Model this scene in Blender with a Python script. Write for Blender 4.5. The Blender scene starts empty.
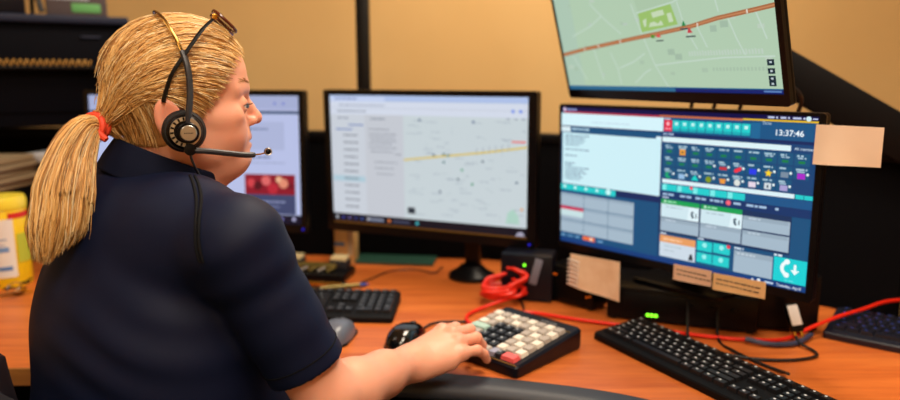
import bpy, bmesh, math, random
import numpy as np
from mathutils import Vector, Matrix
import openvdb as vdb

PI = math.pi
rnd = random.Random(7)
C = bpy.context.scene.collection
DESK = 0.75


# ------------------------------------------------------------------ helpers
def lin(c):
    return tuple(((x / 255.0) / 12.92 if x / 255.0 <= 0.04045 else ((x / 255.0 + 0.055) / 1.055) ** 2.4) for x in c)


def mat(name, rgb, rough=0.5, metal=0.0, spec=0.5, bump=None, var=None, sss=0.0, coat=0.0, attr=None, emit=None, sheen=0.0):
    """Principled material; rgb is sRGB 0-255. bump=(scale,strength,distance); var=(scale, rgb2) mixes a second colour by noise."""
    m = bpy.data.materials.new(name)
    m.use_nodes = True
    nt = m.node_tree
    b = nt.nodes['Principled BSDF']
    b.inputs['Base Color'].default_value = (*lin(rgb), 1)
    b.inputs['Roughness'].default_value = rough
    b.inputs['Metallic'].default_value = metal
    b.inputs['Specular IOR Level'].default_value = spec
    b.inputs['Coat Weight'].default_value = coat
    b.inputs['Sheen Weight'].default_value = sheen
    tc = nt.nodes.new('ShaderNodeTexCoord')
    if sss:
        b.inputs['Subsurface Weight'].default_value = sss
        b.inputs['Subsurface Radius'].default_value = (1.0, 0.35, 0.2)
        b.inputs['Subsurface Scale'].default_value = 0.006
    if var:
        n = nt.nodes.new('ShaderNodeTexNoise')
        n.inputs['Scale'].default_value = var[0]
        n.inputs['Detail'].default_value = 5
        nt.links.new(tc.outputs['Object'], n.inputs['Vector'])
        r = nt.nodes.new('ShaderNodeMapRange')
        r.inputs['From Min'].default_value = 0.35
        r.inputs['From Max'].default_value = 0.65
        nt.links.new(n.outputs['Fac'], r.inputs['Value'])
        mx = nt.nodes.new('ShaderNodeMix')
        mx.data_type = 'RGBA'
        mx.inputs['A'].default_value = (*lin(rgb), 1)
        mx.inputs['B'].default_value = (*lin(var[1]), 1)
        nt.links.new(r.outputs['Result'], mx.inputs['Factor'])
        nt.links.new(mx.outputs['Result'], b.inputs['Base Color'])
    if attr:
        a = nt.nodes.new('ShaderNodeAttribute')
        a.attribute_name = attr
        nt.links.new(a.outputs['Color'], b.inputs['Base Color'])
    if bump:
        n2 = nt.nodes.new('ShaderNodeTexNoise')
        n2.inputs['Scale'].default_value = bump[0]
        n2.inputs['Detail'].default_value = 4
        nt.links.new(tc.outputs['Object'], n2.inputs['Vector'])
        bp = nt.nodes.new('ShaderNodeBump')
        bp.inputs['Strength'].default_value = bump[1]
        bp.inputs['Distance'].default_value = bump[2]
        nt.links.new(n2.outputs['Fac'], bp.inputs['Height'])
        nt.links.new(bp.outputs['Normal'], b.inputs['Normal'])
    if emit:
        b.inputs['Emission Color'].default_value = (*lin(rgb), 1)
        b.inputs['Emission Strength'].default_value = emit
    return m


def screen_mat(name, strength):
    m = bpy.data.materials.new(name)
    m.use_nodes = True
    nt = m.node_tree
    b = nt.nodes['Principled BSDF']
    b.inputs['Base Color'].default_value = (0.01, 0.01, 0.012, 1)
    b.inputs['Roughness'].default_value = 0.5
    b.inputs['Specular IOR Level'].default_value = 0.2
    a = nt.nodes.new('ShaderNodeAttribute')
    a.attribute_name = 'Col'
    nt.links.new(a.outputs['Color'], b.inputs['Emission Color'])
    b.inputs['Emission Strength'].default_value = strength
    return m


def wood_mat(name, c1, c2, rough=0.35, scale=1.0, axis=0):
    m = mat(name, c1, rough)
    nt = m.node_tree
    b = nt.nodes['Principled BSDF']
    tc = nt.nodes.new('ShaderNodeTexCoord')
    mp = nt.nodes.new('ShaderNodeMapping')
    s = [14 * scale, 14 * scale, 14 * scale]
    s[axis] = 1.3 * scale
    mp.inputs['Scale'].default_value = s
    nt.links.new(tc.outputs['Object'], mp.inputs['Vector'])
    n = nt.nodes.new('ShaderNodeTexNoise')
    n.inputs['Scale'].default_value = 2.2
    n.inputs['Detail'].default_value = 8
    n.inputs['Roughness'].default_value = 0.65
    nt.links.new(mp.outputs['Vector'], n.inputs['Vector'])
    r = nt.nodes.new('ShaderNodeValToRGB')
    r.color_ramp.elements[0].position = 0.35
    r.color_ramp.elements[0].color = (*lin(c2), 1)
    r.color_ramp.elements[1].position = 0.62
    r.color_ramp.elements[1].color = (*lin(c1), 1)
    nt.links.new(n.outputs['Fac'], r.inputs['Fac'])
    nt.links.new(r.outputs['Color'], b.inputs['Base Color'])
    return m


class MB:
    """Collects shapes into one mesh object."""
    def __init__(s):
        s.v, s.f, s.m = [], [], []
        s.col = None

    def add(s, vs, fs, mi=0, mtx=None):
        o = len(s.v)
        if mtx is not None:
            vs = [mtx @ Vector(p) for p in vs]
        s.v += [tuple(p) for p in vs]
        s.f += [tuple(o + i for i in f) for f in fs]
        s.m += [mi] * len(fs)

    def box(s, c, d, mi=0, rot=None, bev=0.0, seg=2):
        bm = bmesh.new()
        bmesh.ops.create_cube(bm, size=1)
        for v in bm.verts:
            v.co = Vector((v.co.x * d[0], v.co.y * d[1], v.co.z * d[2]))
        if bev > 0:
            bmesh.ops.bevel(bm, geom=list(bm.edges), offset=bev, segments=seg, affect='EDGES', profile=0.5)
        M = Matrix.Translation(c) @ (rot if rot is not None else Matrix.Identity(4))
        bm.verts.ensure_lookup_table()
        s.add([v.co.copy() for v in bm.verts], [[v.index for v in f.verts] for f in bm.faces], mi, M)
        bm.free()
        return s

    def prism(s, pts, z0, z1, mi=0, bev=0.0, seg=2, mtx=None):
        """outline in xy, extruded along z"""
        bm = bmesh.new()
        vs = [bm.verts.new((x, y, z0)) for x, y in pts]
        f = bm.faces.new(vs)
        r = bmesh.ops.extrude_face_region(bm, geom=[f])
        for g in r['geom']:
            if isinstance(g, bmesh.types.BMVert):
                g.co.z = z1
        bmesh.ops.recalc_face_normals(bm, faces=bm.faces)
        if bev > 0:
            ed = [e for e in bm.edges if abs(e.verts[0].co.z - e.verts[1].co.z) < 1e-6]
            bmesh.ops.bevel(bm, geom=ed, offset=bev, segments=seg, affect='EDGES', profile=0.5)
        bm.verts.ensure_lookup_table()
        bm.verts.index_update()
        s.add([v.co.copy() for v in bm.verts], [[v.index for v in f.verts] for f in bm.faces], mi, mtx)
        bm.free()
        return s

    def tube(s, pts, r, n=8, mi=0, cap=True, closed=False, flat=None):
        """tube along pts; r scalar or list; flat scales one cross axis"""
        P = [Vector(p) for p in pts]
        k = len(P)
        R = r if isinstance(r, (list, tuple)) else [r] * k
        up = None
        rings = []
        for i in range(k):
            if closed:
                t = P[(i + 1) % k] - P[i - 1]
            else:
                t = P[min(i + 1, k - 1)] - P[max(i - 1, 0)]
            if t.length < 1e-9:
                t = Vector((0, 0, 1))
            t.normalize()
            if up is None:
                up = Vector((0, 0, 1)) if abs(t.z) < 0.9 else Vector((1, 0, 0))
            a = t.cross(up)
            if a.length < 1e-6:
                a = t.orthogonal()
            a.normalize()
            b = a.cross(t).normalized()
            up = b
            fl = flat or 1.0
            rings.append([P[i] + (a * math.cos(2 * PI * j / n) + b * (fl * math.sin(2 * PI * j / n))) * R[i] for j in range(n)])
        vs = [p for rg in rings for p in rg]
        fs = []
        for i in range(k - 1 + (1 if closed else 0)):
            i2 = (i + 1) % k
            for j in range(n):
                fs.append((i * n + j, i * n + (j + 1) % n, i2 * n + (j + 1) % n, i2 * n + j))
        if cap and not closed:
            fs.append(tuple(range(n - 1, -1, -1)))
            fs.append(tuple((k - 1) * n + j for j in range(n)))
        s.add(vs, fs, mi)
        return s

    def lathe(s, prof, n=32, mi=0, mtx=None, sy=1.0):
        """profile of (r, z) about z"""
        vs, fs = [], []
        for r, z in prof:
            for j in range(n):
                a = 2 * PI * j / n
                vs.append((r * math.cos(a), r * math.sin(a) * sy, z))
        k = len(prof)
        for i in range(k - 1):
            for j in range(n):
                fs.append((i * n + j, i * n + (j + 1) % n, (i + 1) * n + (j + 1) % n, (i + 1) * n + j))
        if prof[0][0] > 1e-6:
            fs.append(tuple(range(n - 1, -1, -1)))
        if prof[-1][0] > 1e-6:
            fs.append(tuple((k - 1) * n + j for j in range(n)))
        s.add(vs, fs, mi, mtx)
        return s

    def ball(s, c, r, n=16, mi=0, sc=(1, 1, 1), mtx=None):
        prof = [(max(r * math.sin(PI * i / n), 1e-5), -r * math.cos(PI * i / n)) for i in range(n + 1)]
        M = Matrix.Translation(c) @ (mtx or Matrix.Identity(4)) @ Matrix.Diagonal((*sc, 1))
        return s.lathe(prof, n * 2, mi, M)

    def build(s, name, mats, parent=None, smooth=True, angle=35):
        me = bpy.data.meshes.new(name)
        me.from_pydata(s.v, [], s.f)
        if not isinstance(mats, (list, tuple)):
            mats = [mats]
        for m in mats:
            me.materials.append(m)
        me.polygons.foreach_set('material_index', s.m)
        me.update()
        if smooth:
            me.polygons.foreach_set('use_smooth', [True] * len(me.polygons))
            try:
                me.set_sharp_from_angle(angle=math.radians(angle))
            except Exception:
                pass
        o = bpy.data.objects.new(name, me)
        C.objects.link(o)
        if parent is not None:
            o.parent = parent
        return o


def tag(o, label=None, cat=None, group=None, kind=None):
    if label: o['label'] = label
    if cat: o['category'] = cat
    if group: o['group'] = group
    if kind: o['kind'] = kind
    return o


def thing(name, label, cat, loc=(0, 0, 0), rz=0, group=None):
    o = bpy.data.objects.new(name, None)
    C.objects.link(o)
    o.location = loc
    o.rotation_euler = (0, 0, rz)
    return tag(o, label, cat, group)


def rrect(w, h, r, n=5, cx=0, cy=0):
    p = []
    for qx, qy, a0 in ((1, 1, 0), (-1, 1, 90), (-1, -1, 180), (1, -1, 270)):
        for i in range(n + 1):
            a = math.radians(a0 + 90 * i / n)
            p.append((cx + qx * (w / 2 - r) + r * math.cos(a), cy + qy * (h / 2 - r) + r * math.sin(a)))
    return p


def smooth_path(pts, n=8):
    """Catmull-Rom"""
    P = [Vector(p) for p in pts]
    P = [P[0] * 2 - P[1]] + P + [P[-1] * 2 - P[-2]]
    out = []
    for i in range(1, len(P) - 2):
        a, b, c, d = P[i - 1], P[i], P[i + 1], P[i + 2]
        for j in range(n):
            t = j / n
            out.append(0.5 * ((2 * b) + (c - a) * t + (2 * a - 5 * b + 4 * c - d) * t * t + (3 * b - a - 3 * c + d) * t ** 3))
    out.append(P[-2])
    return out


def rotm(ax, deg):
    return Matrix.Rotation(math.radians(deg), 4, ax)


# ------------------------------------------------------------------ materials
M = {}
M['black'] = mat('black_plastic', (8, 8, 11), 0.35, spec=0.18)
M['black_matte'] = mat('black_matte_plastic', (8, 8, 11), 0.6, spec=0.15, bump=(900, 0.2, 0.0004))
M['bezel'] = mat('bezel_plastic', (6, 6, 9), 0.3, spec=0.3)
M['dark_grey'] = mat('dark_grey_plastic', (38, 38, 44), 0.45)
M['grey'] = mat('grey_plastic', (120, 122, 128), 0.4)
M['navy_dark'] = mat('dark_navy_plastic', (10, 12, 24), 0.4, spec=0.25)
M['silver'] = mat('brushed_silver', (190, 186, 178), 0.32, 0.9)
M['chrome'] = mat('chrome', (220, 220, 220), 0.15, 1.0)
M['gold'] = mat('gold_metal', (214, 165, 70), 0.25, 1.0)
M['white'] = mat('white_plastic', (225, 225, 225), 0.4)
M['wood'] = wood_mat('cherry_laminate', (206, 112, 48), (176, 84, 32), 0.38)
M['wood_edge'] = wood_mat('wood_edge_strip', (150, 100, 45), (128, 82, 36), 0.5)
M['bullnose'] = mat('dark_edge_rubber', (44, 48, 58), 0.5, bump=(300, 0.15, 0.0005))
M['partition'] = mat('black_partition_fabric', (8, 8, 12), 0.95, spec=0.1, bump=(700, 0.5, 0.001))
M['red_rubber'] = mat('red_cable_jacket', (225, 40, 20), 0.35)
M['black_rubber'] = mat('black_cable_jacket', (15, 15, 17), 0.45)
M['paper'] = mat('tan_paper', (244, 220, 192), 0.8, var=(30, (232, 202, 168)))
M['card'] = mat('pale_card', (246, 222, 198), 0.75, var=(9, (240, 214, 188)))
M['ink'] = mat('dark_ink', (70, 60, 60), 0.7)
M['led_green'] = mat('green_led', (120, 255, 40), 0.4, emit=2.5)
M['led_blue'] = mat('blue_led', (16, 20, 200), 0.4, emit=.7)
M['led_amber'] = mat('amber_led', (230, 110, 20), 0.4, emit=0.35)
M['led_red'] = mat('red_led', (255, 50, 40), 0.4, emit=1.2)
# ------------------------------------------------------------------ room shell
def struct(name, mb, m, smooth=False):
    o = mb.build(name, m, None, smooth)
    o['kind'] = 'structure'
    return o


wall_m = mat('tan_wall_paint', (222, 186, 128), 0.85, spec=0.2, var=(1.2, (212, 174, 116)), bump=(140, 0.12, 0.002))
ceil_m = mat('ceiling_tile_white', (225, 222, 212), 0.9, bump=(200, 0.3, 0.002))
carpet_m = mat('grey_blue_carpet', (70, 72, 82), 0.95, bump=(500, 0.6, 0.004), var=(60, (58, 60, 70)))
XL, XR, YB, YF, ZC = -2.6, 2.8, 2.75, -1.6, 2.75
struct('wall_back', MB().box(((XL + XR) / 2, YB + .05, ZC / 2), (XR - XL + .2, .1, ZC)), wall_m)
struct('wall_left', MB().box((XL - .05, (YB + YF) / 2, ZC / 2), (.1, YB - YF, ZC)), wall_m)
struct('wall_right', MB().box((XR + .05, (YB + YF) / 2, ZC / 2), (.1, YB - YF, ZC)), wall_m)
struct('wall_front', MB().box(((XL + XR) / 2, YF - .05, ZC / 2), (XR - XL + .2, .1, ZC)), wall_m)
struct('floor', MB().box(((XL + XR) / 2, (YB + YF) / 2, -.05), (XR - XL + .2, YB - YF + .2, .1)), carpet_m)
struct('ceiling', MB().box(((XL + XR) / 2, (YB + YF) / 2, ZC + .05), (XR - XL + .2, YB - YF + .2, .1)), ceil_m)
struct('baseboard_back', MB().box(((XL + XR) / 2, YB - .008, .05), (XR - XL, .016, .1), bev=.004), M['dark_grey'])
struct('baseboard_left', MB().box((XL + .008, (YB + YF) / 2, .05), (.016, YB - YF, .1), bev=.004), M['dark_grey'])
struct('baseboard_right', MB().box((XR - .008, (YB + YF) / 2, .05), (.016, YB - YF, .1), bev=.004), M['dark_grey'])

# ceiling lamps (recessed troffers) : the room's own light and an added front fill
troffer_frame = mat('troffer_frame_white', (230, 230, 228), 0.5)


def ceiling_lamp(x, y, w, h, power, col, label):
    t = thing('ceiling_lamp', label, 'ceiling light', (x, y, ZC), 0, 'recessed ceiling lamps')
    f = MB()
    for sx, sy, dx, dy in ((0, 1, w + .06, .03), (0, -1, w + .06, .03), (1, 0, .03, h), (-1, 0, .03, h)):
        f.box((sx * (w / 2 + .015), sy * (h / 2 + .015), -.012), (dx, dy, .022), bev=.003)
    f.build('frame', troffer_frame, t)
    dm = mat('lamp_diffuser', (255, 244, 225), .5, emit=1.2)
    MB().box((0, 0, -.006), (w, h, .01), bev=.002).build('diffuser', dm, t)
    L = bpy.data.lights.new('lamp_light', 'AREA')
    L.shape = 'RECTANGLE'
    L.size, L.size_y = w, h
    L.energy = power
    L.color = col
    o = bpy.data.objects.new('lamp_light', L)
    C.objects.link(o)
    o.location = (x, y, ZC - .03)
    return t


warm = (1.0, 0.86, 0.68)
ceiling_lamp(0.35, 1.75, .6, 1.1, 44, warm, 'recessed ceiling lamp above the monitors')
ceiling_lamp(0.45, -0.05, .6, 1.1, 36, warm, 'recessed ceiling lamp above the right desk wing')
ceiling_lamp(-1.5, 0.4, .6, 1.1, 6, warm, 'recessed ceiling lamp behind the seated person')
ceiling_lamp(-.1, -1.1, .6, .9, 22, warm, 'added fill lamp in the ceiling near the front wall')  # unseen fill lamp, added to brighten surfaces that face the camera

# ------------------------------------------------------------------ desk
edge = [(-1.75, 1.13), (-1.2, 1.14), (-.75, 1.15), (-.35, 1.155), (-.12, 1.145), (.024, 1.121), (.165, 1.086), (.27, 1.05), (.36, .995), (.43, .92), (.48, .80), (.50, .6), (.51, .3), (.51, -.5)]
ep = [(p.x, p.y) for p in smooth_path([(x, y, 0) for x, y in edge], 5)]
desk = thing('corner_desk', 'orange cherry laminate corner desk with dark curved front edge', 'desk', (0, 0, 0))
outer = [(1.55, -.5), (1.55, .92), (.93, 1.39), (.58, 1.70), (.10, 1.885), (-.5, 1.945), (-1.0, 2.04), (-1.75, 2.06)]
MB().prism([(x, y) for x, y in ep] + outer, DESK - .032, DESK, bev=.0015, seg=1).build('desk_top', M['wood'], desk, angle=30)
# dark bullnose strip along the curved part, wood edge strip along the left wing


def edge_strip(pts, prof, name, m):
    mb = MB()
    P = [Vector((x, y, 0)) for x, y in pts]
    vs, fs = [], []
    for i, p in enumerate(P):
        t = (P[min(i + 1, len(P) - 1)] - P[max(i - 1, 0)]).normalized()
        nrm = Vector((t.y, -t.x, 0))
        for d, z in prof:
            vs.append(p + nrm * d + Vector((0, 0, z)))
    k = len(prof)
    for i in range(len(P) - 1):
        for j in range(k):
            fs.append((i * k + j, i * k + (j + 1) % k, (i + 1) * k + (j + 1) % k, (i + 1) * k + j))
    fs.append(tuple(range(k)))
    fs.append(tuple((len(P) - 1) * k + j for j in range(k - 1, -1, -1)))
    mb.add(vs, fs)
    bm = bmesh.new()
    return mb.build(name, m, desk, angle=40)


cut = next(i for i, p in enumerate(ep) if p[0] > -.6)
bull = [(0.001, 0.751)] + [(.028 + .022 * math.sin(a), .7335 + .0175 * math.cos(a)) for a in [PI * i / 8 for i in range(9)]] + [(0.001, .716)]
edge_strip(ep[cut:], bull, 'bullnose_edge', M['bullnose'])
edge_strip(ep[:cut + 1], [(0.0005, .7505), (.004, .7495), (.005, .72), (.0005, .717)], 'wood_edge', M['wood_edge'])
for x, y, dx, dy in ((-1.7, 1.65, .03, .8), (1.5, .4, .03, 1.4), (-.6, 1.93, .4, .03)):
    MB().box((x, y, .359), (dx, dy, .716), bev=.003).build('desk_support', M['dark_grey'], desk)

# black partition behind the desk
pp = [(-1.95, 2.10), (-1.0, 2.08), (-.5, 1.985), (.11, 1.925), (.60, 1.74), (.96, 1.43), (1.62, .93)]
PT = 1.10
part = thing('desk_partition', 'low black fabric partition running behind the monitors', 'partition', (0, 0, 0))
for i in range(len(pp) - 1):
    a, b = Vector((*pp[i], 0)), Vector((*pp[i + 1], 0))
    d = b - a
    ang = math.atan2(d.y, d.x)
    mid = (a + b) / 2
    MB().box((mid.x, mid.y, PT / 2 - .01), (d.length - .004, .045, PT - .03), rot=Matrix.Rotation(ang, 4, 'Z'), bev=.006).build('fabric_panel', M['partition'], part)
    MB().box((mid.x, mid.y, PT - .013), (d.length, .055, .026), rot=Matrix.Rotation(ang, 4, 'Z'), bev=.004).build('top_rail', M['black_matte'], part)

# upright post rising behind the centre monitor
post = thing('upright_post', 'tall black upright post rising behind the centre monitor', 'post', (-.245, 2.025, 0))
MB().box((0, 0, .99), (.037, .037, 1.96), bev=.004).build('pole', M['black'], post)
MB().prism(rrect(.11, .09, .01), 0, .02, bev=.003).build('base_plate', M['black'], post)
MB().box((0, 0, 1.978), (.042, .042, .018), bev=.004).build('end_cap', M['black_matte'], post)
# ------------------------------------------------------------------ monitors
class Scr:
    """flat display content; u right, v down, 0..1; level = stacking order"""
    def __init__(s, W, H):
        s.W, s.H, s.v, s.f, s.c = W, H, [], [], []

    def poly(s, pts, rgb, lev=1):
        o = len(s.v)
        for u, v in pts:
            s.v.append(((u - .5) * s.W, -.00012 * lev, (.5 - v) * s.H))
        s.f.append(tuple(range(o + len(pts) - 1, o - 1, -1)))
        s.c.append((lin(rgb), len(pts)))

    def rect(s, u0, v0, u1, v1, rgb, lev=1):
        s.poly([(u0, v0), (u1, v0), (u1, v1), (u0, v1)], rgb, lev)

    def circ(s, u, v, r, rgb, lev=3, n=14):
        a = s.W / s.H
        s.poly([(u + r * math.cos(2 * PI * i / n), v + r * a * math.sin(2 * PI * i / n)) for i in range(n)], rgb, lev)

    def line(s, pts, w, rgb, lev=2):
        a = s.W / s.H
        for (u0, v0), (u1, v1) in zip(pts[:-1], pts[1:]):
            dx, dy = (u1 - u0), (v1 - v0) / a
            L = math.hypot(dx, dy) or 1
            nx, ny = -dy / L * w / 2, dx / L * w / 2 * a
            s.poly([(u0 + nx, v0 + ny), (u1 + nx, v1 + ny), (u1 - nx, v1 - ny), (u0 - nx, v0 - ny)], rgb, lev)

    def words(s, u0, v0, u1, h, rgb, lev=3, r=rnd):
        """a run of small word marks"""
        u = u0
        while u < u1 - .003:
            w = min(r.uniform(.008, .03), u1 - u)
            s.rect(u, v0, u + w, v0 + h, rgb, lev)
            u += w + .004

    def text(s, txt, u, v, size, rgb, lev=4, bold=0.0):
        cu = bpy.data.curves.new('t', 'FONT')
        cu.body = txt
        cu.size = size * s.H
        cu.offset = bold * size * s.H
        o = bpy.data.objects.new('t', cu)
        C.objects.link(o)
        dg = bpy.context.evaluated_depsgraph_get()
        me = bpy.data.meshes.new_from_object(o.evaluated_get(dg))
        off = len(s.v)
        x0, z0 = (u - .5) * s.W, (.5 - v) * s.H
        for w in me.vertices:
            s.v.append((x0 + w.co.x, -.00012 * lev, z0 + w.co.y))
        for p in me.polygons:
            s.f.append(tuple(off + i for i in p.vertices))
            s.c.append((lin(rgb), len(p.vertices)))
        bpy.data.objects.remove(o)
        bpy.data.meshes.remove(me)
        bpy.data.curves.remove(cu)

    def build(s, m, parent, mtx):
        me = bpy.data.meshes.new('display_panel')
        me.from_pydata([tuple(mtx @ Vector(p)) for p in s.v], [], s.f)
        at = me.color_attributes.new('Col', 'FLOAT_COLOR', 'CORNER')
        buf = []
        for c, n in s.c:
            buf += [c[0], c[1], c[2], 1.0] * n
        at.data.foreach_set('color', buf)
        me.materials.append(m)
        o = bpy.data.objects.new('display_panel', me)
        C.objects.link(o)
        o.parent = parent
        return o


def monitor(name, label, cat, W, H, bez, center, yaw, tilt, scr, strength, stand='oval', chin_line=None, led=True, roll=0.0, group='monitors around the desk', depth=.028, base_z=0.0, base_x=0.0):
    """bez = left, right, top, bottom frame widths"""
    bl, br, bt, bb = bez
    t = thing(name, label, cat, (center[0], center[1], DESK), math.radians(yaw), group)
    zc = center[2] - DESK
    Mx = Matrix.Translation((0, 0, zc)) @ Matrix.Rotation(-math.radians(tilt), 4, 'X') @ Matrix.Rotation(math.radians(roll), 4, 'Y')
    ow, oh = W + bl + br, H + bt + bb
    cx, cz = (br - bl) / 2, (bt - bb) / 2
    out = rrect(ow, oh, .006, 4, cx, cz)
    # housing: rounded slab behind + bulge
    R = Matrix(((1, 0, 0, 0), (0, 0, -1, 0), (0, 1, 0, 0), (0, 0, 0, 1)))  # xy -> xz, +z -> -y
    hb = MB()
    hb.prism(out, -depth, -.003, bev=.003, mtx=Mx @ R)
    hb.prism(rrect(ow * .6, oh * .62, .03, 5, cx, cz), -depth - .03, -depth + .002, bev=.012, mtx=Mx @ R)
    hb.build('housing', M['black'], t)
    # bezel ring
    fb = MB()
    parts = [((-W / 2 - bl / 2, cz), (bl, oh)), ((W / 2 + br / 2, cz), (br, oh)),
             ((0, H / 2 + bt / 2), (W, bt)), ((0, -H / 2 - bb / 2), (W, bb))]
    vo = out
    inn = [(W / 2, H / 2), (-W / 2, H / 2), (-W / 2, -H / 2), (W / 2, -H / 2)]
    n = len(out) // 4
    vs, fs = [], []
    for x, z in out:
        vs.append(Mx @ Vector((x, -.004, z)))
    for x, z in out:
        vs.append(Mx @ Vector((x, .004, z)))
    k = len(out)
    for x, z in inn:
        vs.append(Mx @ Vector((x, -.004, z)))
    for x, z in inn:
        vs.append(Mx @ Vector((x, .002, z)))
    for i in range(k):
        j = (i + 1) % k
        fs.append((i, j, k + j, k + i))
        q = i // n
        if (j // n) == q or j == 0 and q == 3 and False:
            fs.append((j, i, 2 * k + q))
        else:
            q2 = (q + 1) % 4
            fs.append((j, i, 2 * k + q, 2 * k + q2))
    for q in range(4):
        q2 = (q + 1) % 4
        fs.append((2 * k + q, 2 * k + 4 + q, 2 * k + 4 + q2, 2 * k + q2))
    fb.add(vs, fs)
    fb.build('bezel', M['bezel'], t, smooth=False)
    scr.build(screen_mat('display_' + name, strength), t, Mx @ Matrix.Translation((0, -.0006, 0)))
    if led:
        MB().ball((0, 0, 0), .003, 6, mtx=None).build('power_light', M['led_blue'], t).matrix_local = Mx @ Matrix.Translation((W / 2 + br * .35, -.005, -H / 2 - bb * .55))
    if chin_line:
        MB().box((0, 0, 0), (W, .002, .002), bev=.0005).build('trim_strip', chin_line, t).matrix_local = Mx @ Matrix.Translation((0, -.0045, -H / 2 - .004))
    if stand:
        nb = MB()
        nb.box((base_x, .085, (zc + base_z) * .5 + .01), (.04 if base_x else .06, .028, (zc - base_z) * .98), bev=.008)
        if base_x: nb.box((base_x / 2, .07, zc), (abs(base_x) + .1, .03, .09), bev=.006)
        nb.box((0, .064, zc), (.11, .045, .11), bev=.008)
        nb.build('stand_neck', M['black'], t)
        sb = MB()
        if stand == 'oval':
            sb.lathe([(.001, .0), (.056, .0), (.06, .004), (.058, .012), (.04, .022), (.028, .034), (.001, .036)], 40, sy=.9, mtx=Matrix.Translation((base_x, .075, base_z)))
        else:
            sb.prism(rrect(.20, .11, .02, 4, 0, .085), base_z, base_z + .010, bev=.003)
        sb.build('stand_base', M['black'], t)
    return t, Mx


# ---- right monitor: dispatch console
s = Scr(.53, .298)
BG, NV, TEAL, PALE, CELL, GREY = (18, 80, 124), (14, 40, 92), (30, 205, 205), (206, 240, 248), (16, 84, 124), (165, 186, 202)
s.rect(0, 0, 1, 1, BG, 0)
s.rect(0, 0, 1, .034, (14, 16, 70), 1)
s.circ(.016, .018, .008, (220, 200, 230))
s.words(.03, .012, .075, .014, (150, 165, 220))
s.rect(0.012, .031, .45, .045, (176, 52, 76), 2)
s.rect(.45, .028, .76, .041, (196, 108, 70), 2)
s.rect(.76, .026, 1, .036, (228, 186, 30), 2)
for u0, u1 in ((.842, .863), (.868, .874), (.882, .9), (.905, .911), (.92, .946), (.952, .958)):
    s.rect(u0, .008, u1, .019, (190, 200, 230), 3)
s.circ(.968, .014, .008, (210, 240, 245))
s.rect(.98, .01, .995, .018, (190, 200, 230), 3)
s.rect(0, .045, .467, .134, (214, 244, 252), 2)
s.words(.15, .098, .33, .008, (190, 215, 230))
s.rect(0, .134, .467, .142, NV, 2)
s.rect(0, .142, .046, .178, (220, 240, 246), 3)
s.words(.055, .15, .14, .012, (190, 225, 240))
s.rect(0.006, .184, .462, .56, PALE, 2)
s.words(.44, .168, .464, .016, (220, 240, 250), r=rnd)
s.poly([(.0, .56), (.462, .56), (.462, .575), (0, .575)], NV, 3)
for i, (n0, wds) in enumerate([(.2, .12), (.215, .1), (.232, .1), (.25, .09), (.268, .07), (.3, .12), (.345, .06), (.4, .05), (.415, .04), (.432, .12), (.45, .1), (.468, .11), (.484, .08), (.5, .09), (.517, .08)]):
    s.words(.02, n0, .02 + wds, .009, (118, 150, 172), 3)
# top buttons
s.rect(.467, .045, 1, .155, (20, 84, 132), 2)
s.words(.47, .047, .498, .008, (190, 205, 225))
s.rect(.470, .057, .502, .13, (228, 38, 70), 3)
s.circ(.486, .082, .007, (250, 180, 190), 4)
s.words(.476, .108, .498, .01, (250, 160, 175), 4)
x = .5045
for i in range(9):
    s.rect(x, .058, x + .029, .127, TEAL, 3)
    s.rect(x + .009, .07, x + .021, .09, (190, 245, 242), 4)
    s.rect(x, .11, x + .029, .127, (20, 170, 180), 4)
    x += .0317
s.rect(.79, .05, .82, .14, (26, 102, 150), 3)
s.text('Time', .825, .056, .026, (190, 215, 235))
s.text('13:37:46', .866, .114, .0475, (240, 250, 255), bold=.012)
s.rect(.462, .140, 1, .158, NV, 3)
s.words(.468, .143, .51, .01, (170, 190, 220), 4)
s.rect(.462, .158, 1, .5, (18, 66, 116), 2)
s.rect(.466, .167, .921, .199, (222, 244, 248), 3)
s.text('All members', .932, .19, .022, (200, 220, 235), bold=.01)
icons = {(0, 1): ('g', (240, 160, 40)), (1, 4): ('b', (200, 50, 60)), (1, 5): ('p', (240, 50, 70)), (1, 6): ('s', (40, 60, 230)), (1, 7): ('st', (250, 210, 40)),
         (1, 8): ('s', (120, 140, 160)), (1, 9): ('s', (170, 40, 200)), (2, 0): ('m', (20, 170, 110)), (2, 1): ('s', (150, 190, 225)), (2, 2): ('t', (20, 210, 200)),
         (2, 3): ('c', (130, 150, 30)), (2, 4): ('p2', (230, 150, 60)), (2, 5): ('c', (220, 225, 220)), (2, 6): ('s', (230, 215, 230)), (2, 7): ('g', (210, 220, 225)), (2, 8): ('s', (170, 160, 210))}
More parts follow.
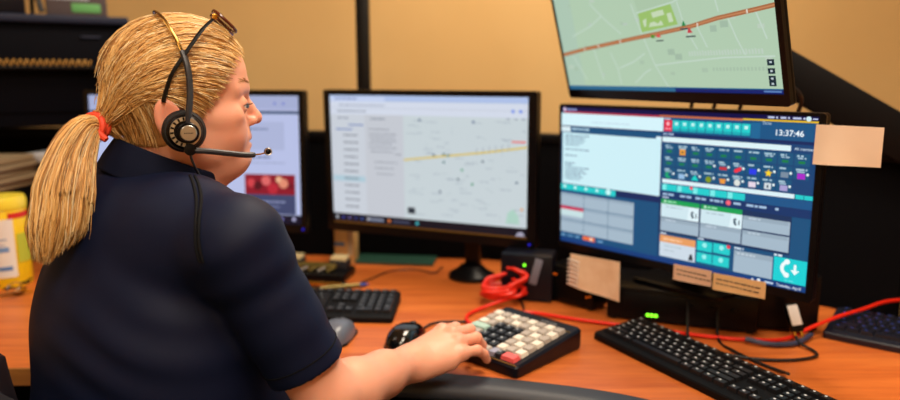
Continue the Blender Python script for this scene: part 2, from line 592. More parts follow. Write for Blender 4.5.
for r in range(3):
    for c in range(10):
        if r == 2 and c == 9:
            continue
        u = .4725 + c * .0513
        v = .209 + r * .0765
        s.rect(u, v, u + .0475, v + .069, CELL, 3)
        s.words(u + .007, v + .008, u + .007 + rnd.choice([.02, .03, .034]), .010, (170, 200, 215), 4)
        if rnd.random() < .6:
            s.words(u + .01, v + .021, u + .036, .009, (160, 190, 208), 4)
        cu_, cv = u + .024, v + .050
        ic = icons.get((r, c))
        if ic is None:
            s.rect(u + .013, v + .042, u + .033, v + .056, (18, 128, 70), 4)
        else:
            k, co = ic
            if k == 's': s.rect(cu_ - .012, cv - .016, cu_ + .012, cv + .016, co, 4)
            elif k == 'g': s.rect(cu_ - .011, cv - .02, cu_ + .011, cv + .017, co, 4); s.rect(cu_ - .003, cv - .008, cu_ + .003, cv + .008, (40, 70, 90), 5)
            elif k == 'b': s.rect(cu_ - .013, cv - .01, cu_ + .013, cv + .008, co, 4)
            elif k == 'p': s.poly([(cu_ - .014, cv + .012), (cu_ - .010, cv - .004), (cu_ + .008, cv - .020), (cu_ + .014, cv - .014), (cu_ + .01, cv + .002), (cu_ - .006, cv + .018)], co, 4)
            elif k == 'st': s.poly([(cu_ + (.014 if i % 2 == 0 else .006) * math.sin(i * PI / 5), cv - 1.78 * (.014 if i % 2 == 0 else .006) * math.cos(i * PI / 5)) for i in range(10)], co, 4)
            elif k == 't': s.poly([(cu_ - .014, cv + .016), (cu_, cv - .02), (cu_ + .014, cv + .016)], co, 4)
            elif k == 'p2': s.poly([(cu_ - .012, cv - .014), (cu_ + .012, cv - .014), (cu_ + .008, cv + .016), (cu_ - .008, cv + .016)], co, 4)
            elif k == 'm':
                s.circ(cu_ - .002, cv, .012, co, 4); s.circ(cu_ + .005, cv - .004, .008, CELL, 5)
            else: s.circ(cu_, cv, .011, co, 4)
        if (r, c) in ((1, 3), (1, 4), (1, 5), (1, 6), (1, 7), (1, 8), (1, 9)) or r == 2:
            s.circ(u + .043, v + .038, .0045, (225, 240, 240), 5)
s.rect(.471, .440, .942, .466, (220, 242, 248), 3)
s.rect(.945, .441, .97, .466, TEAL, 3)
s.rect(.972, .441, .998, .466, TEAL, 3)
s.rect(.462, .47, 1, .52, (20, 84, 136), 3)
for a, b in ((.472, .531), (.533, .592), (.594, .657), (.659, .720), (.722, .783)):
    s.rect(a, .473, b, .514, TEAL, 4)
    s.rect(a, .473, a + .018, .514, (120, 235, 232), 5)
s.circ(.588, .48, .006, (250, 70, 90), 6)
s.rect(.462, .52, 1, .572, (14, 52, 104), 4)
for a, b in ((.476, .525), (.545, .59), (.605, .645), (.66, .71), (.745, .775), (.79, .86), (.885, .9)):
    s.words(a, .532, b, .014, (165, 195, 225), 5)
s.circ(.727, .540, .009, (245, 100, 120), 6)
s.rect(.462, .572, .94, .80, (20, 50, 90), 3)
# cards
s.words(.475, .556, .5, .009, (190, 205, 230), 5)
s.rect(.471, .572, .623, .603, (16, 160, 84), 5)
s.rect(.628, .572, .777, .603, (16, 160, 84), 5)
for u in (.471, .628):
    s.rect(u, .603, u + .15, .692, (208, 232, 240), 4)
    s.words(u + .02, .618, u + .085, .008, (170, 195, 205), 5)
    s.rect(u + .012, .579, u + .02, .593, (200, 240, 215), 6)
    s.words(u + .026, .581, u + .06, .011, (150, 225, 180), 6)
    s.poly([(u + .112, .605), (u + .15, .605), (u + .15, .692), (u + .105, .692)], (225, 244, 250), 5)
    s.line([(u + .128, .63), (u + .122, .648), (u + .130, .672)], .008, (50, 80, 100), 6)
    s.rect(u + .138, .64, u + .142, .668, (60, 90, 110), 6)
GR = (152, 172, 188)
s.rect(.780, .604, .936, .683, GREY, 4)
s.rect(.471, .697, .623, .784, GREY, 4)
s.rect(.628, .694, .777, .784, GREY, 4)
s.rect(.781, .692, .936, .785, GREY, 4)
for u, v in ((.78, .604), (.471, .697), (.628, .694), (.781, .692)):
    s.rect(u, v, u + .15, v + .024, GR, 5)
    s.words(u + .02, v + .008, u + .06, .009, (195, 210, 222), 6)
s.words(.472, .797, .496, .01, (200, 215, 230), 5)
s.words(.622, .79, .645, .01, (200, 215, 230), 5)
s.rect(.471, .813, .614, .860, (232, 158, 98), 5)
s.words(.485, .832, .56, .012, (250, 205, 165), 6)
s.rect(.471, .860, .614, .958, (206, 220, 232), 4)
s.words(.49, .88, .56, .007, (170, 190, 200), 5)
s.words(.49, .91, .53, .007, (170, 190, 200), 5)
s.poly([(.588, .95), (.594, .91), (.602, .91), (.608, .95)], (40, 50, 60), 6)
for a, b, c, d in ((.620, .808, .677, .872), (.681, .806, .742, .868), (.620, .884, .678, .948), (.681, .884, .741, .948)):
    s.rect(a, b, c, d, TEAL, 4)
    s.circ((a + c) / 2, (b + d) / 2 - .008, .009, (150, 240, 238), 5)
s.circ(.736, .815, .007, (230, 60, 80), 6)
s.words(.757, .806, .79, .012, (200, 215, 230), 5)
s.rect(.757, .825, .889, .962, GREY, 4)
s.rect(.757, .825, .889, .856, GR, 5)
s.words(.768, .838, .83, .01, (200, 212, 222), 6)
s.words(.892, .802, .918, .012, (215, 230, 240), 5)
s.rect(.893, .818, .997, .962, (16, 208, 212), 4)
# handset icon
hp = []
for i in range(9):
    a = math.radians(125 + 110 * i / 8)
    hp.append((.950 + .036 * math.cos(a), .878 - .036 * 1.5 * math.sin(a)))
hp2 = []
for i in range(9):
    a = math.radians(235 - 110 * i / 8)
    hp2.append((.950 + .024 * math.cos(a), .878 - .024 * 1.5 * math.sin(a)))
for i in range(8):
    s.poly([hp[i], hp[i + 1], hp2[7 - i], hp2[8 - i]], (240, 252, 252), 5)
s.circ(.935, .838, .009, (240, 252, 252), 5)
s.circ(.935, .917, .009, (240, 252, 252), 5)
s.line([(.961, .848), (.961, .89)], .008, (240, 252, 252), 5)
s.poly([(.947, .882), (.975, .882), (.961, .91)], (240, 252, 252), 5)
s.words(.93, .945, .96, .008, (90, 225, 230), 5)
s.rect(0, .968, 1, 1, (12, 60, 124), 4)
s.poly([(.82, .992), (.826, .975), (.832, .992)], (230, 235, 240), 5)
s.circ(.847, .983, .006, (230, 240, 245), 5)
s.words(.866, .979, .895, .011, (190, 210, 230), 5)
s.text('Tuesday, April', .905, .993, .024, (220, 230, 240), lev=5, bold=.012)
# left lower block
s.rect(0, .565, .27, .607, TEAL, 4)
for i in range(1, 5):
    s.rect(i * .054 - .001, .565, i * .054 + .001, .607, (18, 160, 170), 5)
for i in range(5):
    s.circ(.02 + i * .054, .582, .007 if i < 4 else .012, (200, 248, 248), 5)
s.rect(.27, .562, .462, .605, NV, 4)
for r in range(3):
    for c in range(3):
        u0, v0 = .001 + c * .1185, .630 + r * .0995
        s.rect(u0, v0, u0 + .1165, v0 + .096, GREY, 4)
        s.rect(u0, v0, u0 + .1165, v0 + .02, (150, 172, 190), 5)
s.rect(.001, .7295, .1175, .754, (205, 60, 92), 6)
s.rect(.001, .754, .1175, .80, (200, 225, 228), 6)
for a, b in ((.004, .03), (.042, .065), (.078, .1), (.19, .22)):
    s.words(a, .944, b, .013, (110, 160, 205), 5)
s.rect(.116, .932, .176, .962, (236, 110, 60), 5)
s.circ(.158, .948, .007, (255, 225, 200), 6)
s.rect(.462, .158, .4645, .968, (12, 40, 84), 5)
right_mon, MR = monitor('computer_monitor', 'black monitor on the right showing a blue and teal dispatch console', 'monitor', .53, .298, (.004, .011, .006, .015),
                        (.424, 1.337, 1.037), -47.94, -1.6, s, 1.0, stand='square', led=False, base_z=.0735, depth=.016)

# ---- centre monitor: pale map page
s = Scr(.518, .324)
s.rect(0, 0, 1, 1, (206, 214, 226), 0)
s.rect(0, 0, 1, .045, (176, 196, 236), 1)
s.rect(.0, .012, .3, .05, (200, 214, 244), 2)
s.words(.03, .02, .15, .014, (140, 155, 200))
s.rect(0, .05, 1, .145, (214, 222, 238), 1)
s.words(.05, .07, .3, .012, (170, 180, 200))
s.rect(0, .094, 1, .098, (190, 198, 212), 2)
for u in (.93, .965):
    s.circ(u, .1, .008, (120, 150, 235))
for u in (.9, .935, .97):
    s.rect(u, .15, u + .016, .158, (140, 150, 170), 3)
s.words(.04, .115, .2, .012, (150, 160, 175))
s.rect(0, .145, .19, .93, (205, 212, 222), 2)
s.rect(.19, .145, .395, .93, (200, 205, 214), 2)
s.rect(.395, .145, 1, .93, (203, 215, 220), 2)
s.words(.04, .17, .1, .01, (130, 140, 160))
s.words(.1, .22, .18, .012, (100, 130, 190))
s.words(.03, .255, .12, .012, (100, 130, 190))
for i in range(11):
    v = .3 + i * .056
    if i == 6:
        s.rect(.005, v - .012, .185, v + .03, (176, 206, 220), 3)
    s.words(.07, v, .15, .012, (125, 132, 145), 4)
s.words(.22, .17, .3, .012, (140, 150, 165))
for v, a, b in ((.25, .21, .32), (.285, .21, .36), (.31, .21, .35), (.335, .22, .36), (.36, .21, .34), (.39, .21, .36), (.42, .22, .34), (.435, .35, .38), (.50, .24, .36), (.545, .24, .34), (.59, .25, .34)):
    s.words(a, v, b, .009, (150, 156, 168), 4)
s.line([(.396, .477), (.6, .435), (.8, .395), (.995, .347)], .009, (222, 196, 92), 5)
rr = random.Random(3)
for i in range(62):
    u, v = rr.uniform(.41, .98), rr.uniform(.17, .9)
    s.words(u, v, min(u + rr.uniform(.02, .06), .99), .006, (165, 178, 190), 4, r=rr)
for i in range(26):
    u, v = rr.uniform(.41, .96), rr.uniform(.17, .88)
    du, dv = rr.uniform(-.04, .04), rr.uniform(-.03, .05)
    s.line([(u, v), (u + du, v + dv)], .003, (186, 200, 206), 3)
for u, v, c in ((.48, .175, (60, 90, 130)), (.745, .18, (60, 90, 140)), (.6, .42, (50, 110, 120)), (.62, .43, (40, 120, 110)), (.60, .48, (40, 110, 120)), (.69, .53, (60, 160, 120)),
                (.74, .63, (40, 150, 110)), (.67, .6, (60, 90, 110)), (.79, .46, (90, 110, 130)), (.95, .6, (70, 100, 130)), (.58, .7, (70, 90, 120)), (.55, .43, (60, 100, 130)), (.975, .79, (240, 160, 60))):
    s.circ(u, v, .006, c, 6)
for u in (.76, .79, .82, .85, .88, .91):
    s.rect(u, .36 - (u - .76) * .25 + .005, u + .003, .42 - (u - .76) * .25, (150, 160, 175), 5)
s.rect(.925, .305, .99, .318, (235, 110, 110), 5)
s.poly([(.9, .9), (.91, .82), (.935, .79), (.96, .84), (.965, .9)], (176, 214, 200), 4)
s.rect(.412, .837, .45, .885, (40, 50, 62), 5)
s.rect(0, .925, 1, 1, (9, 10, 26), 3)
s.rect(0, .990, 1, 1, (110, 68, 14), 4)  # brown edge reflection, painted along the bottom of the display
for i, c in enumerate(((200, 205, 215), (60, 70, 160), (110, 100, 160), (50, 70, 140), (60, 90, 160), (190, 190, 200))):
    s.circ(.02 + i * .035, .958, .007, c, 5)
s.rect(.2, .945, .28, .97, (120, 128, 150), 5)
s.circ(.31, .957, .008, (220, 120, 60), 5)
s.rect(.33, .948, .42, .968, (60, 66, 90), 5)
s.circ(.46, .957, .009, (60, 170, 180), 5)
s.poly([(.945, .985), (.96, .958), (.978, .952), (.992, .985)], (170, 168, 190), 5)
centre_mon, MC = monitor('computer_monitor', 'black monitor in the middle showing a pale street map page', 'monitor', .518, .324, (.017, .021, .013, .022),
                         (-.062, 1.674, 1.043), -23.06, -.9, s, .95, base_x=.095)

# ---- left monitor: lilac web page
s = Scr(.576, .324)
s.rect(0, 0, 1, 1, (188, 196, 236), 0)
s.rect(0, 0, 1, .10, (176, 186, 226), 1)
s.words(.05, .03, .3, .015, (130, 140, 180))
s.circ(.89, .06, .006, (120, 130, 220)); s.circ(.93, .06, .006, (120, 130, 220))
s.rect(0, .118, 1, .14, (62, 88, 122), 2)
s.rect(0, .14, 1, .93, (196, 206, 246), 1)
s.rect(.5, .2, .93, .42, (184, 194, 232), 2)
s.words(.66, .25, .86, .014, (120, 135, 175), 3)
s.words(.66, .30, .78, .010, (150, 162, 200), 3)
s.words(.67, .47, .87, .016, (118, 132, 172), 3)
s.words(.67, .515, .93, .010, (160, 172, 210), 3)
s.words(.1, .25, .4, .014, (130, 145, 185), 3)
s.words(.1, .3, .35, .012, (150, 162, 200), 3)
s.rect(.74, .61, .975, .77, (150, 22, 44), 2)
for u, v, r_, c in ((.77, .68, .02, (220, 70, 80)), (.8, .7, .02, (90, 16, 30)), (.84, .66, .022, (235, 110, 110)), (.87, .72, .025, (200, 40, 60)), (.92, .68, .022, (240, 150, 120)), (.955, .7, .014, (120, 20, 40)), (.9, .65, .015, (250, 190, 150))):
    s.circ(u, v, r_, c, 3)
s.rect(.74, .77, .975, .925, (66, 76, 116), 2)
s.words(.79, .82, .93, .014, (150, 160, 200), 3)
s.words(.8, .86, .9, .012, (130, 140, 180), 3)
s.rect(0, .93, 1, 1, (10, 12, 40), 3)
for u, c in ((.84, (110, 150, 160)), (.88, (130, 120, 170)), (.91, (110, 110, 170)), (.965, (180, 180, 220))):
    s.circ(u, .962, .009, c, 4)
left_mon, ML = monitor('computer_monitor', 'black monitor behind the person showing a lilac web page with a red picture', 'monitor', .576, .324, (.012, .014, .014, .022),
                       (-.661, 1.797, 1.041), -9.2, 2.0, s, .85)

# ---- upper monitor: green map
s = Scr(.53, .298)
G0 = (184, 212, 184)
s.rect(0, 0, 1, 1, G0, 0)
s.rect(0, 0, .10, 1, (180, 208, 188), 1)
s.poly([(.25, .30), (.43, .28), (.458, .50), (.63, .47), (.615, .30), (.66, .25), (.24, .2)], (178, 206, 176), 1)
s.poly([(.458, .512), (.612, .478), (.632, .598), (.463, .628)], (160, 200, 112), 3)
s.poly([(.52, .515), (.575, .505), (.58, .535), (.525, .548)], (205, 225, 190), 4)
s.poly([(.59, .53), (.61, .527), (.615, .58), (.595, .583)], (205, 225, 190), 4)
s.poly([(.5, .60), (.51, .575), (.53, .57), (.545, .585), (.56, .565), (.57, .595)], (205, 225, 190), 4)
s.poly([(.475, .56), (.495, .545), (.49, .59), (.48, .6)], (205, 225, 190), 4)
main = [(-.0, .746), (.14, .713), (.285, .687), (.408, .664), (.54, .643), (.684, .616), (.793, .583), (.934, .556), (1.0, .542)]
s.line(main, .014, (176, 112, 72), 5)
s.line(main, .004, (204, 138, 96), 6)
for u, v in ((.135, .714), (.22, .697), (.345, .675), (.71, .609), (.9, .562)):
    s.rect(u, v - .01, u + .006, v + .01, (230, 220, 205), 7)
RD = (200, 222, 206)
for pts in ([(.08, .62), (.2, .56), (.27, .5)], [(.214, .416), (.285, .53), (.358, .629)], [(.43, .45), (.46, .63), (.478, .72), (.503, .836), (.549, .971)], [(.503, .836), (.62, .82), (.80, .80), (.981, .80)],
            [(.64, .47), (.66, .62), (.7, .75)], [(.71, .62), (.74, .74)], [(.83, .58), (.855, .7), (.88, .79)], [(.93, .56), (.96, .71)], [(.283, .744), (.31, .85), (.315, .96)], [(.19, .70), (.22, .93)],
            [(.06, .76), (.12, .93)], [(.32, .85), (.4, .81), (.46, .76)], [(0.0, .35), (.3, .28), (.6, .2), (1.0, .12)], [(.1, 0), (.2, .35)], [(.45, 0), (.47, .25)], [(.75, .1), (.8, .55)], [(.39, .95), (.45, .88), (.48, .86)],
            [(.45, .51), (.62, .47), (.66, .45)]):
    s.line(pts, .005, RD, 3)
rr = random.Random(11)
BL = (194, 214, 196)
for i in range(26):
    u = .66 + i * .011
    s.poly([(u, .76 - (i % 3) * .004), (u + .007, .759), (u + .008, .785), (u + .001, .787)], (196, 216, 200), 2)
for i in range(16):
    u = .75 + i * .013
    s.rect(u, .855, u + .008, .875, (174, 200, 176), 2)
for i in range(40):
    u, v = rr.uniform(.02, .95), rr.uniform(.02, .95)
    s.rect(u, v, u + rr.uniform(.01, .03), v + rr.uniform(.012, .03), rr.choice([BL, (176, 202, 178), (190, 208, 196)]), 2)
for u, v, w in ((.57, .74, .03), (.6, .77, .03), (.8, .6, .03), (.76, .62, .025)):
    s.rect(u, v, u + w, v + .035, (168, 194, 172), 3)
s.poly([(.648, .61), (.657, .578), (.667, .61)], (20, 140, 80), 8)
s.rect(.64, .622, .672, .632, (60, 80, 90), 8)
s.poly([(.667, .652), (.677, .617), (.69, .652)], (206, 64, 74), 8)
s.rect(.66, .668, .7, .677, (70, 84, 84), 8)
s.poly([(.528, .665), (.54, .64), (.552, .665)], (226, 86, 84), 8)
s.rect(.505, .648, .522, .668, (90, 150, 50), 8)
s.rect(.526, .682, .56, .69, (80, 90, 90), 8)
for v0, v1 in ((.815, .848), (.862, .892), (.902, .93), (.93, .958)):
    s.rect(.952, v0, .976, v1, (18, 44, 56), 8)
    s.rect(.96, v0 + .01, .968, v0 + .02, (200, 215, 220), 9)
s.rect(0, .972, 1, 1, (46, 110, 150), 4)
s.rect(.58, .978, 1, 1, (14, 34, 110), 5)
s.rect(.93, .982, .99, .992, (90, 130, 190), 6)
upper_mon, MU = monitor('wall_arm_monitor', 'black monitor mounted above the others showing a pale green street map', 'monitor', .53, .298, (.004, .010, .008, .019),
                        (.353, 1.297, 1.367), -62.0, -15.7, s, .9, stand=None, led=False, depth=.012)
vb = MB()
vb.box((0, .056, 0), (.11, .024, .11), bev=.004)
vb.box((0, .082, 0), (.05, .05, .05), bev=.006)
vb.build('mounting_bracket', M['black'], upper_mon).matrix_local = MU

# sloping black arm that carries the upper monitor
arm = thing('monitor_arm', 'thick black sloping arm beside the upper right monitor', 'monitor arm', (0, 0, 0))
a, b = Vector((.51, 1.532, 1.376)), Vector((1.02, 1.342, 1.048))
d = (b - a)
rot = Vector((1, 0, 0)).rotation_difference(d).to_matrix().to_4x4()
# keep the broad face upright
xq = d.normalized(); zq = (Vector((0, 0, 1)) - xq * xq.z).normalized(); yq = zq.cross(xq)
rot = Matrix((xq, yq, zq)).transposed().to_4x4()
MB().box((a + b) / 2, (d.length, .036, .083), rot=rot, bev=.006).build('beam', M['black_matte'], arm)
MB().tube([(.452, 1.398, 1.36), (.47, 1.44, 1.362), (.51, 1.50, 1.36)], .022, 12).build('swivel_joint', M['black'], arm)
MB().box((1.03, 1.352, 1.02), (.07, .03, .16), rot=rotm('Z', -38), bev=.006).build('partition_clamp', M['black'], arm)

# thin cables dropping from the upper monitor behind the lower one
for x0, y0, x1, y1, lab in ((.498, 1.44, .501, 1.47, 'thin black cable hanging between the upper and right monitors, leftmost of four'),
                            (.533, 1.41, .536, 1.44, 'thin black cable hanging between the upper and right monitors, second from the left'),
                            (.572, 1.38, .576, 1.41, 'thin black cable hanging between the upper and right monitors, third from the left'),
                            (.640, 1.30, .655, 1.33, 'thicker dark cable hanging off the lower right corner of the upper monitor')):
    r_ = .0028 if x0 < .45 else .004
    cb = MB().tube(smooth_path([(.470 + (x0 - .5) * .25, 1.400 - (x0 - .5) * .45, 1.325), ((x0 + .49) / 2, (y0 + 1.385) / 2, 1.28)] + [ (x0, y0, 1.222), (x1, y1, 1.17), (x1 + .01, y1 + .02, 1.08), (x1 + .012, y1 + .025, .96), (x1 + .014, y1 + .03, .90)], 5), r_, 7).build('hanging_cable', M['black_rubber'])
    tag(cb, lab, 'cable', 'cables between the right monitors')


# ---- notes stuck round the right monitor (local x,z on its plane)
def on_right(mb, name, mats, label, cat, group=None, loc=(0, 0, 0)):
    o = mb.build(name, mats)
    o.matrix_world = Matrix.Translation((.424, 1.337, DESK)) @ Matrix.Rotation(math.radians(-47.94), 4, 'Z') @ MR
    return tag(o, label, cat, group)


def sheet(x0, x1, z0, z1, y, curl=0.0, n=16, th=.0008, skew=(0, 0, 0, 0), mi=0, mb=None):
    """paper sheet; skew = z offsets tl,tr,br,bl"""
    mb = mb or MB()
    vs, fs = [], []
    for side in (0, 1):
        for i in range(n + 1):
            t = i / n
            for j in range(n + 1):
                q = j / n
                zt = z1 + skew[0] * (1 - t) + skew[1] * t
                zb = z0 + skew[3] * (1 - t) + skew[2] * t
                x = x0 + (x1 - x0) * t
                z = zt + (zb - zt) * q
                yy = y - curl * (q ** 1.5) * math.sin(PI * (.25 + t * .9)) - curl * .35 * math.sin(7 * t) * q + side * th
                vs.append((x, yy, z))
    K = (n + 1) ** 2
    for i in range(n):
        for j in range(n):
            a = i * (n + 1) + j
            fs.append((a, a + 1, a + n + 2, a + n + 1))
            fs.append((K + a, K + a + n + 1, K + a + n + 2, K + a + 1))
    for i in range(n):
        a = i * (n + 1)
        fs.append((a, a + n + 1, K + a + n + 1, K + a))
        a2 = a + n
        fs.append((a2, K + a2, K + a2 + n + 1, a2 + n + 1))
        fs.append((i, K + i, K + i + 1, i + 1))
        b2 = n * (n + 1) + i
        fs.append((b2, b2 + 1, K + b2 + 1, K + b2))
    mb.add(vs, fs, mi)
    return mb


paper_lt = mat('white_paper_lines', (226, 214, 206), .8)
nt_ = sheet(-.209, -.083, -.238, -.160, -.036, curl=.004, skew=(-.003, .003, -.004, .004))
for k in range(7):
    nt_.tube([(-.208, -.044 - .004 * k / 7, -.174 - k * .0088), (-.193, -.046 - .004 * k / 7, -.1735 - k * .0088), (-.176, -.049 - .004 * k / 7, -.1745 - k * .0088)], .0022, 6, mi=1)
on_right(nt_, 'paper_note', [M['paper'], paper_lt], 'curled tan paper note with white ruled left side hanging under the right monitor', 'note')
l1 = sheet(.021, .099, -.1765, -.1455, -.008, curl=.001, skew=(0, .002, .002, 0))
for k in range(2):
    u = .028
    while u < .09:
        w = rnd.uniform(.004, .011)
        l1.box((u + w / 2, -.0086, -.155 - k * .0085), (w, .0004, .002), mi=1)
        u += w + .002
on_right(l1, 'label_strip', [mat('pink_tan_label', (228, 194, 168), .8), M['ink']], 'pinkish tan label strip under the screen, left of the yellowish one', 'label')
l2 = sheet(.1025, .2, -.178, -.146, -.008, curl=.001, skew=(0, .003, .004, 0))
for k in range(2):
    u = .109
    while u < .19:
        w = rnd.uniform(.004, .011)
        l2.box((u + w / 2, -.0086, -.156 - k * .0085), (w, .0004, .002), mi=1)
        u += w + .002
on_right(l2, 'label_strip', [mat('yellow_tan_label', (232, 192, 138), .8), M['ink']], 'yellowish tan label strip under the screen, right of the pinkish one', 'label')
cd = sheet(.262, .360, .0735, .137, -.006, curl=.004, skew=(0, 0, 0.002, -.001))
on_right(cd, 'blank_card', [M['card']], 'blank pale tan card taped to the right side of the right monitor', 'card')
# ------------------------------------------------------------------ keyboards
key_m = mat('black_keycap', (22, 23, 27), .38, spec=.45)
leg_m = mat('white_key_legend', (205, 210, 215), .5)
key_blue = mat('dark_blue_keycap', (14, 18, 34), .4)
leg_blue = mat('blue_key_legend', (50, 70, 170), .5)
_kc = {}


def key_mesh(w, d, h, mats, legend=True, kind=''):
    k = (round(w, 4), round(d, 4), mats[0].name, legend, kind)
    if k in _kc:
        return _kc[k]
    mb = MB()
    t = .0018
    vs = [(-w / 2, -d / 2, 0), (w / 2, -d / 2, 0), (w / 2, d / 2, 0), (-w / 2, d / 2, 0),
          (-w / 2 + t * .6, -d / 2 + t * .6, h * .6), (w / 2 - t * .6, -d / 2 + t * .6, h * .6), (w / 2 - t * .6, d / 2 - t * .4, h * .6), (-w / 2 + t * .6, d / 2 - t * .4, h * .6),
          (-w / 2 + t, -d / 2 + t, h), (w / 2 - t, -d / 2 + t, h), (w / 2 - t, d / 2 - t * .8, h), (-w / 2 + t, d / 2 - t * .8, h)]
    fs = [(3, 2, 1, 0), (8, 9, 10, 11)]
    for a in (0, 4):
        for i in range(4):
            j = (i + 1) % 4
            fs.append((a + i, a + j, a + 4 + j, a + 4 + i))
    mb.add(vs, fs, 0)
    if legend:
        mb.box((-w * .12, d * .12, h + .0001), (min(.0036, w * .3), .0032, .0004), mi=1)
    me_o = mb.build('key', mats, None, smooth=False)
    me = me_o.data
    bpy.data.objects.remove(me_o)
    _kc[k] = me
    return me


ROWS = [
    [(1, 1), (0, 1), (1, 4), (0, .5), (1, 4), (0, .5), (1, 4), (0, .25), (1, 3), (0, .25), (1, 4)],
    [(1, 13), (2, 1), (0, .25), (1, 3), (0, .25), (1, 4)],
    [(1.5, 1), (1, 12), (1.5, 1), (0, .25), (1, 3), (0, .25), (1, 3), (-1, 1)],
    [(1.75, 1), (1, 11), (2.25, 1), (0, 3.5), (1, 3), (0, 1)],
    [(2.25, 1), (1, 10), (2.75, 1), (0, 1.25), (1, 1), (0, 1.25), (1, 3), (-1, 1)],
    [(1.25, 3), (6.25, 1), (1.25, 4), (0, .25), (1, 3), (0, .25), (2, 1), (1, 1)],
]


def keyboard(name, label, loc, rz, km, lm, D=.150, led=False):
    """origin at the front left corner, x along its length"""
    t = thing(name, label, 'keyboard', loc, rz, 'black computer keyboards')
    W = .445
    cs = MB()
    cs.add([(p[0], p[1], z) for z in (0,) for p in rrect(W, D, .008, 4, W / 2, D / 2)], [])
    # wedge-shaped case
    pr = rrect(W, D, .008, 4, W / 2, D / 2)
    n = len(pr)
    zt = lambda y: .014 + .010 * y / D
    vs = [(x, y, .001) for x, y in pr] + [(x, y, zt(y) - .003) for x, y in pr] + [(W / 2 + (x - W / 2) * .99, D / 2 + (y - D / 2) * .97, zt(y)) for x, y in pr]
    fs = [tuple(range(n - 1, -1, -1)), tuple(range(2 * n, 3 * n))]
    for k in (0, 1):
        for i in range(n):
            j = (i + 1) % n
            fs.append((k * n + i, k * n + j, (k + 1) * n + j, (k + 1) * n + i))
    cs = MB()
    cs.add(vs, fs)
    cs.build('case', M['black_matte'] if km is key_m else key_blue, t, angle=30)
    U = .0190
    V = (D - .026) / 6.5
    cnt = 0
    ks = []
    for r, row in enumerate(ROWS):
        x = .012
        y = D - .010 - V / 2 - r * V - (.006 if r > 0 else 0)
        for w, c in row:
            if w == 0:
                x += c * U
                continue
            for _ in range(c):
                if w == -1:
                    ks.append((x + U / 2, y - V / 2, key_mesh(U - .0016, 2 * V - .0016, .0075, [km, lm], kind='tall')))
                    x += U
                    continue
                ww = w * U
                ks.append((x + ww / 2, y, key_mesh(ww - .0016, V - .0016, .0075, [km, lm], legend=w < 4)))
                x += ww
    first = None
    slope = math.atan(.010 / D)
    for i, (x, y, me) in enumerate(ks):
        o = bpy.data.objects.new('key', me)
        o.location = (x, y, zt(y) - .0008)
        o.rotation_euler = (slope, 0, 0)
        o.parent = t
        C.objects.link(o)
    if led:
        for k in range(3):
            MB().ball((.375 + k * .014, D - .012, zt(D - .012)), .0025, 6).build('indicator_light', lm, t)
    for x in (.03, W - .03):
        MB().box((x, D - .012, .003), (.02, .012, .006), bev=.001).build('foot', M['black'], t)
    return t


kr = math.atan2(-.274, .147)
keyboard('computer_keyboard', 'black keyboard running out of the frame at the lower right', (.276, 1.290, DESK), kr, key_m, leg_m, D=.122)
kc_yaw = math.radians(-3)
keyboard('computer_keyboard', 'black keyboard by the two mice, half hidden behind the navy sleeve', (-.5625, 1.395, DESK), kc_yaw, key_m, mat('dim_legend', (120, 125, 132), .5))
keyboard('computer_keyboard', 'dark keyboard with faint blue legends at the right edge under the red cable', (.722, 1.292, DESK), math.radians(-38), key_blue, leg_blue)


# ------------------------------------------------------------------ mice
def mouse(name, label, loc, rz, m_top, m_base):
    t = thing(name, label, 'computer mouse', loc, rz, 'computer mice on the desk')
    L, Wd, Hh = .112, .062, .037
    vs, fs = [], []
    NU, NV_ = 24, 12
    for i in range(NU):
        a = 2 * PI * i / NU
        cx, sx = math.cos(a), math.sin(a)
        ex = (abs(cx) ** .8) * math.copysign(1, cx) * L / 2
        ey = (abs(sx) ** .8) * math.copysign(1, sx) * Wd / 2 * (1 - .06 * math.cos(a))
        for j in range(NV_ + 1):
            b = PI / 2 * j / NV_
            k = math.cos(b) ** .55 if j < NV_ else 0
            z = .004 + (Hh - .004) * math.sin(b) * (1 - .25 * (ex * k / (L / 2)) ** 2 - .12 * ex * k / (L / 2))
            vs.append((ex * k, ey * k, z))
    for i in range(NU):
        for j in range(NV_):
            a, b = i * (NV_ + 1) + j, ((i + 1) % NU) * (NV_ + 1) + j
            fs.append((a, b, b + 1, a + 1))
    mb = MB(); mb.add(vs, fs)
    mb.build('shell', m_top, t, angle=60)
    MB().prism([(x * .98, y) for x, y in rrect(L, Wd, .028, 8)], 0, .005, bev=.001).build('base', m_base, t)
    MB().lathe([(.001, -.0035), (.010, -.0035), (.0115, 0), (.010, .0035), (.001, .0035)], 20, mtx=Matrix.Translation((.032, 0, .0215)) @ rotm('X', 90)).build('scroll_wheel', M['dark_grey'], t)
    MB().tube([(.054, 0, .030 * .55), (.045, 0, .026), (.030, 0, .0335), (.012, 0, .0365)], .0009, 5).build('button_seam', M['dark_grey'], t)
    return t


mouse('computer_mouse', 'glossy black mouse in the middle of the desk near the hand', (-.083, 1.268, DESK), math.radians(68), mat('glossy_black', (8, 8, 10), .12, spec=.8), M['black'])
mouse('computer_mouse', 'grey and black mouse half hidden behind the navy sleeve cuff', (-.218, 1.290, DESK), math.radians(80), mat('slate_grey_shell', (92, 98, 112), .3), M['black'])
tag(MB().tube(smooth_path([(-.058, 1.325, DESK + .004), (-.03, 1.37, DESK + .003), (.03, 1.375, DESK + .003), (.075, 1.345, DESK + .003), (.12, 1.37, DESK + .003), (.16, 1.45, DESK + .003), (.15, 1.60, DESK + .003)], 8), .0024, 7).build('mouse_cable', M['black_rubber']),
    'thin black mouse cord looping behind the hand towards the keypad', 'cable')

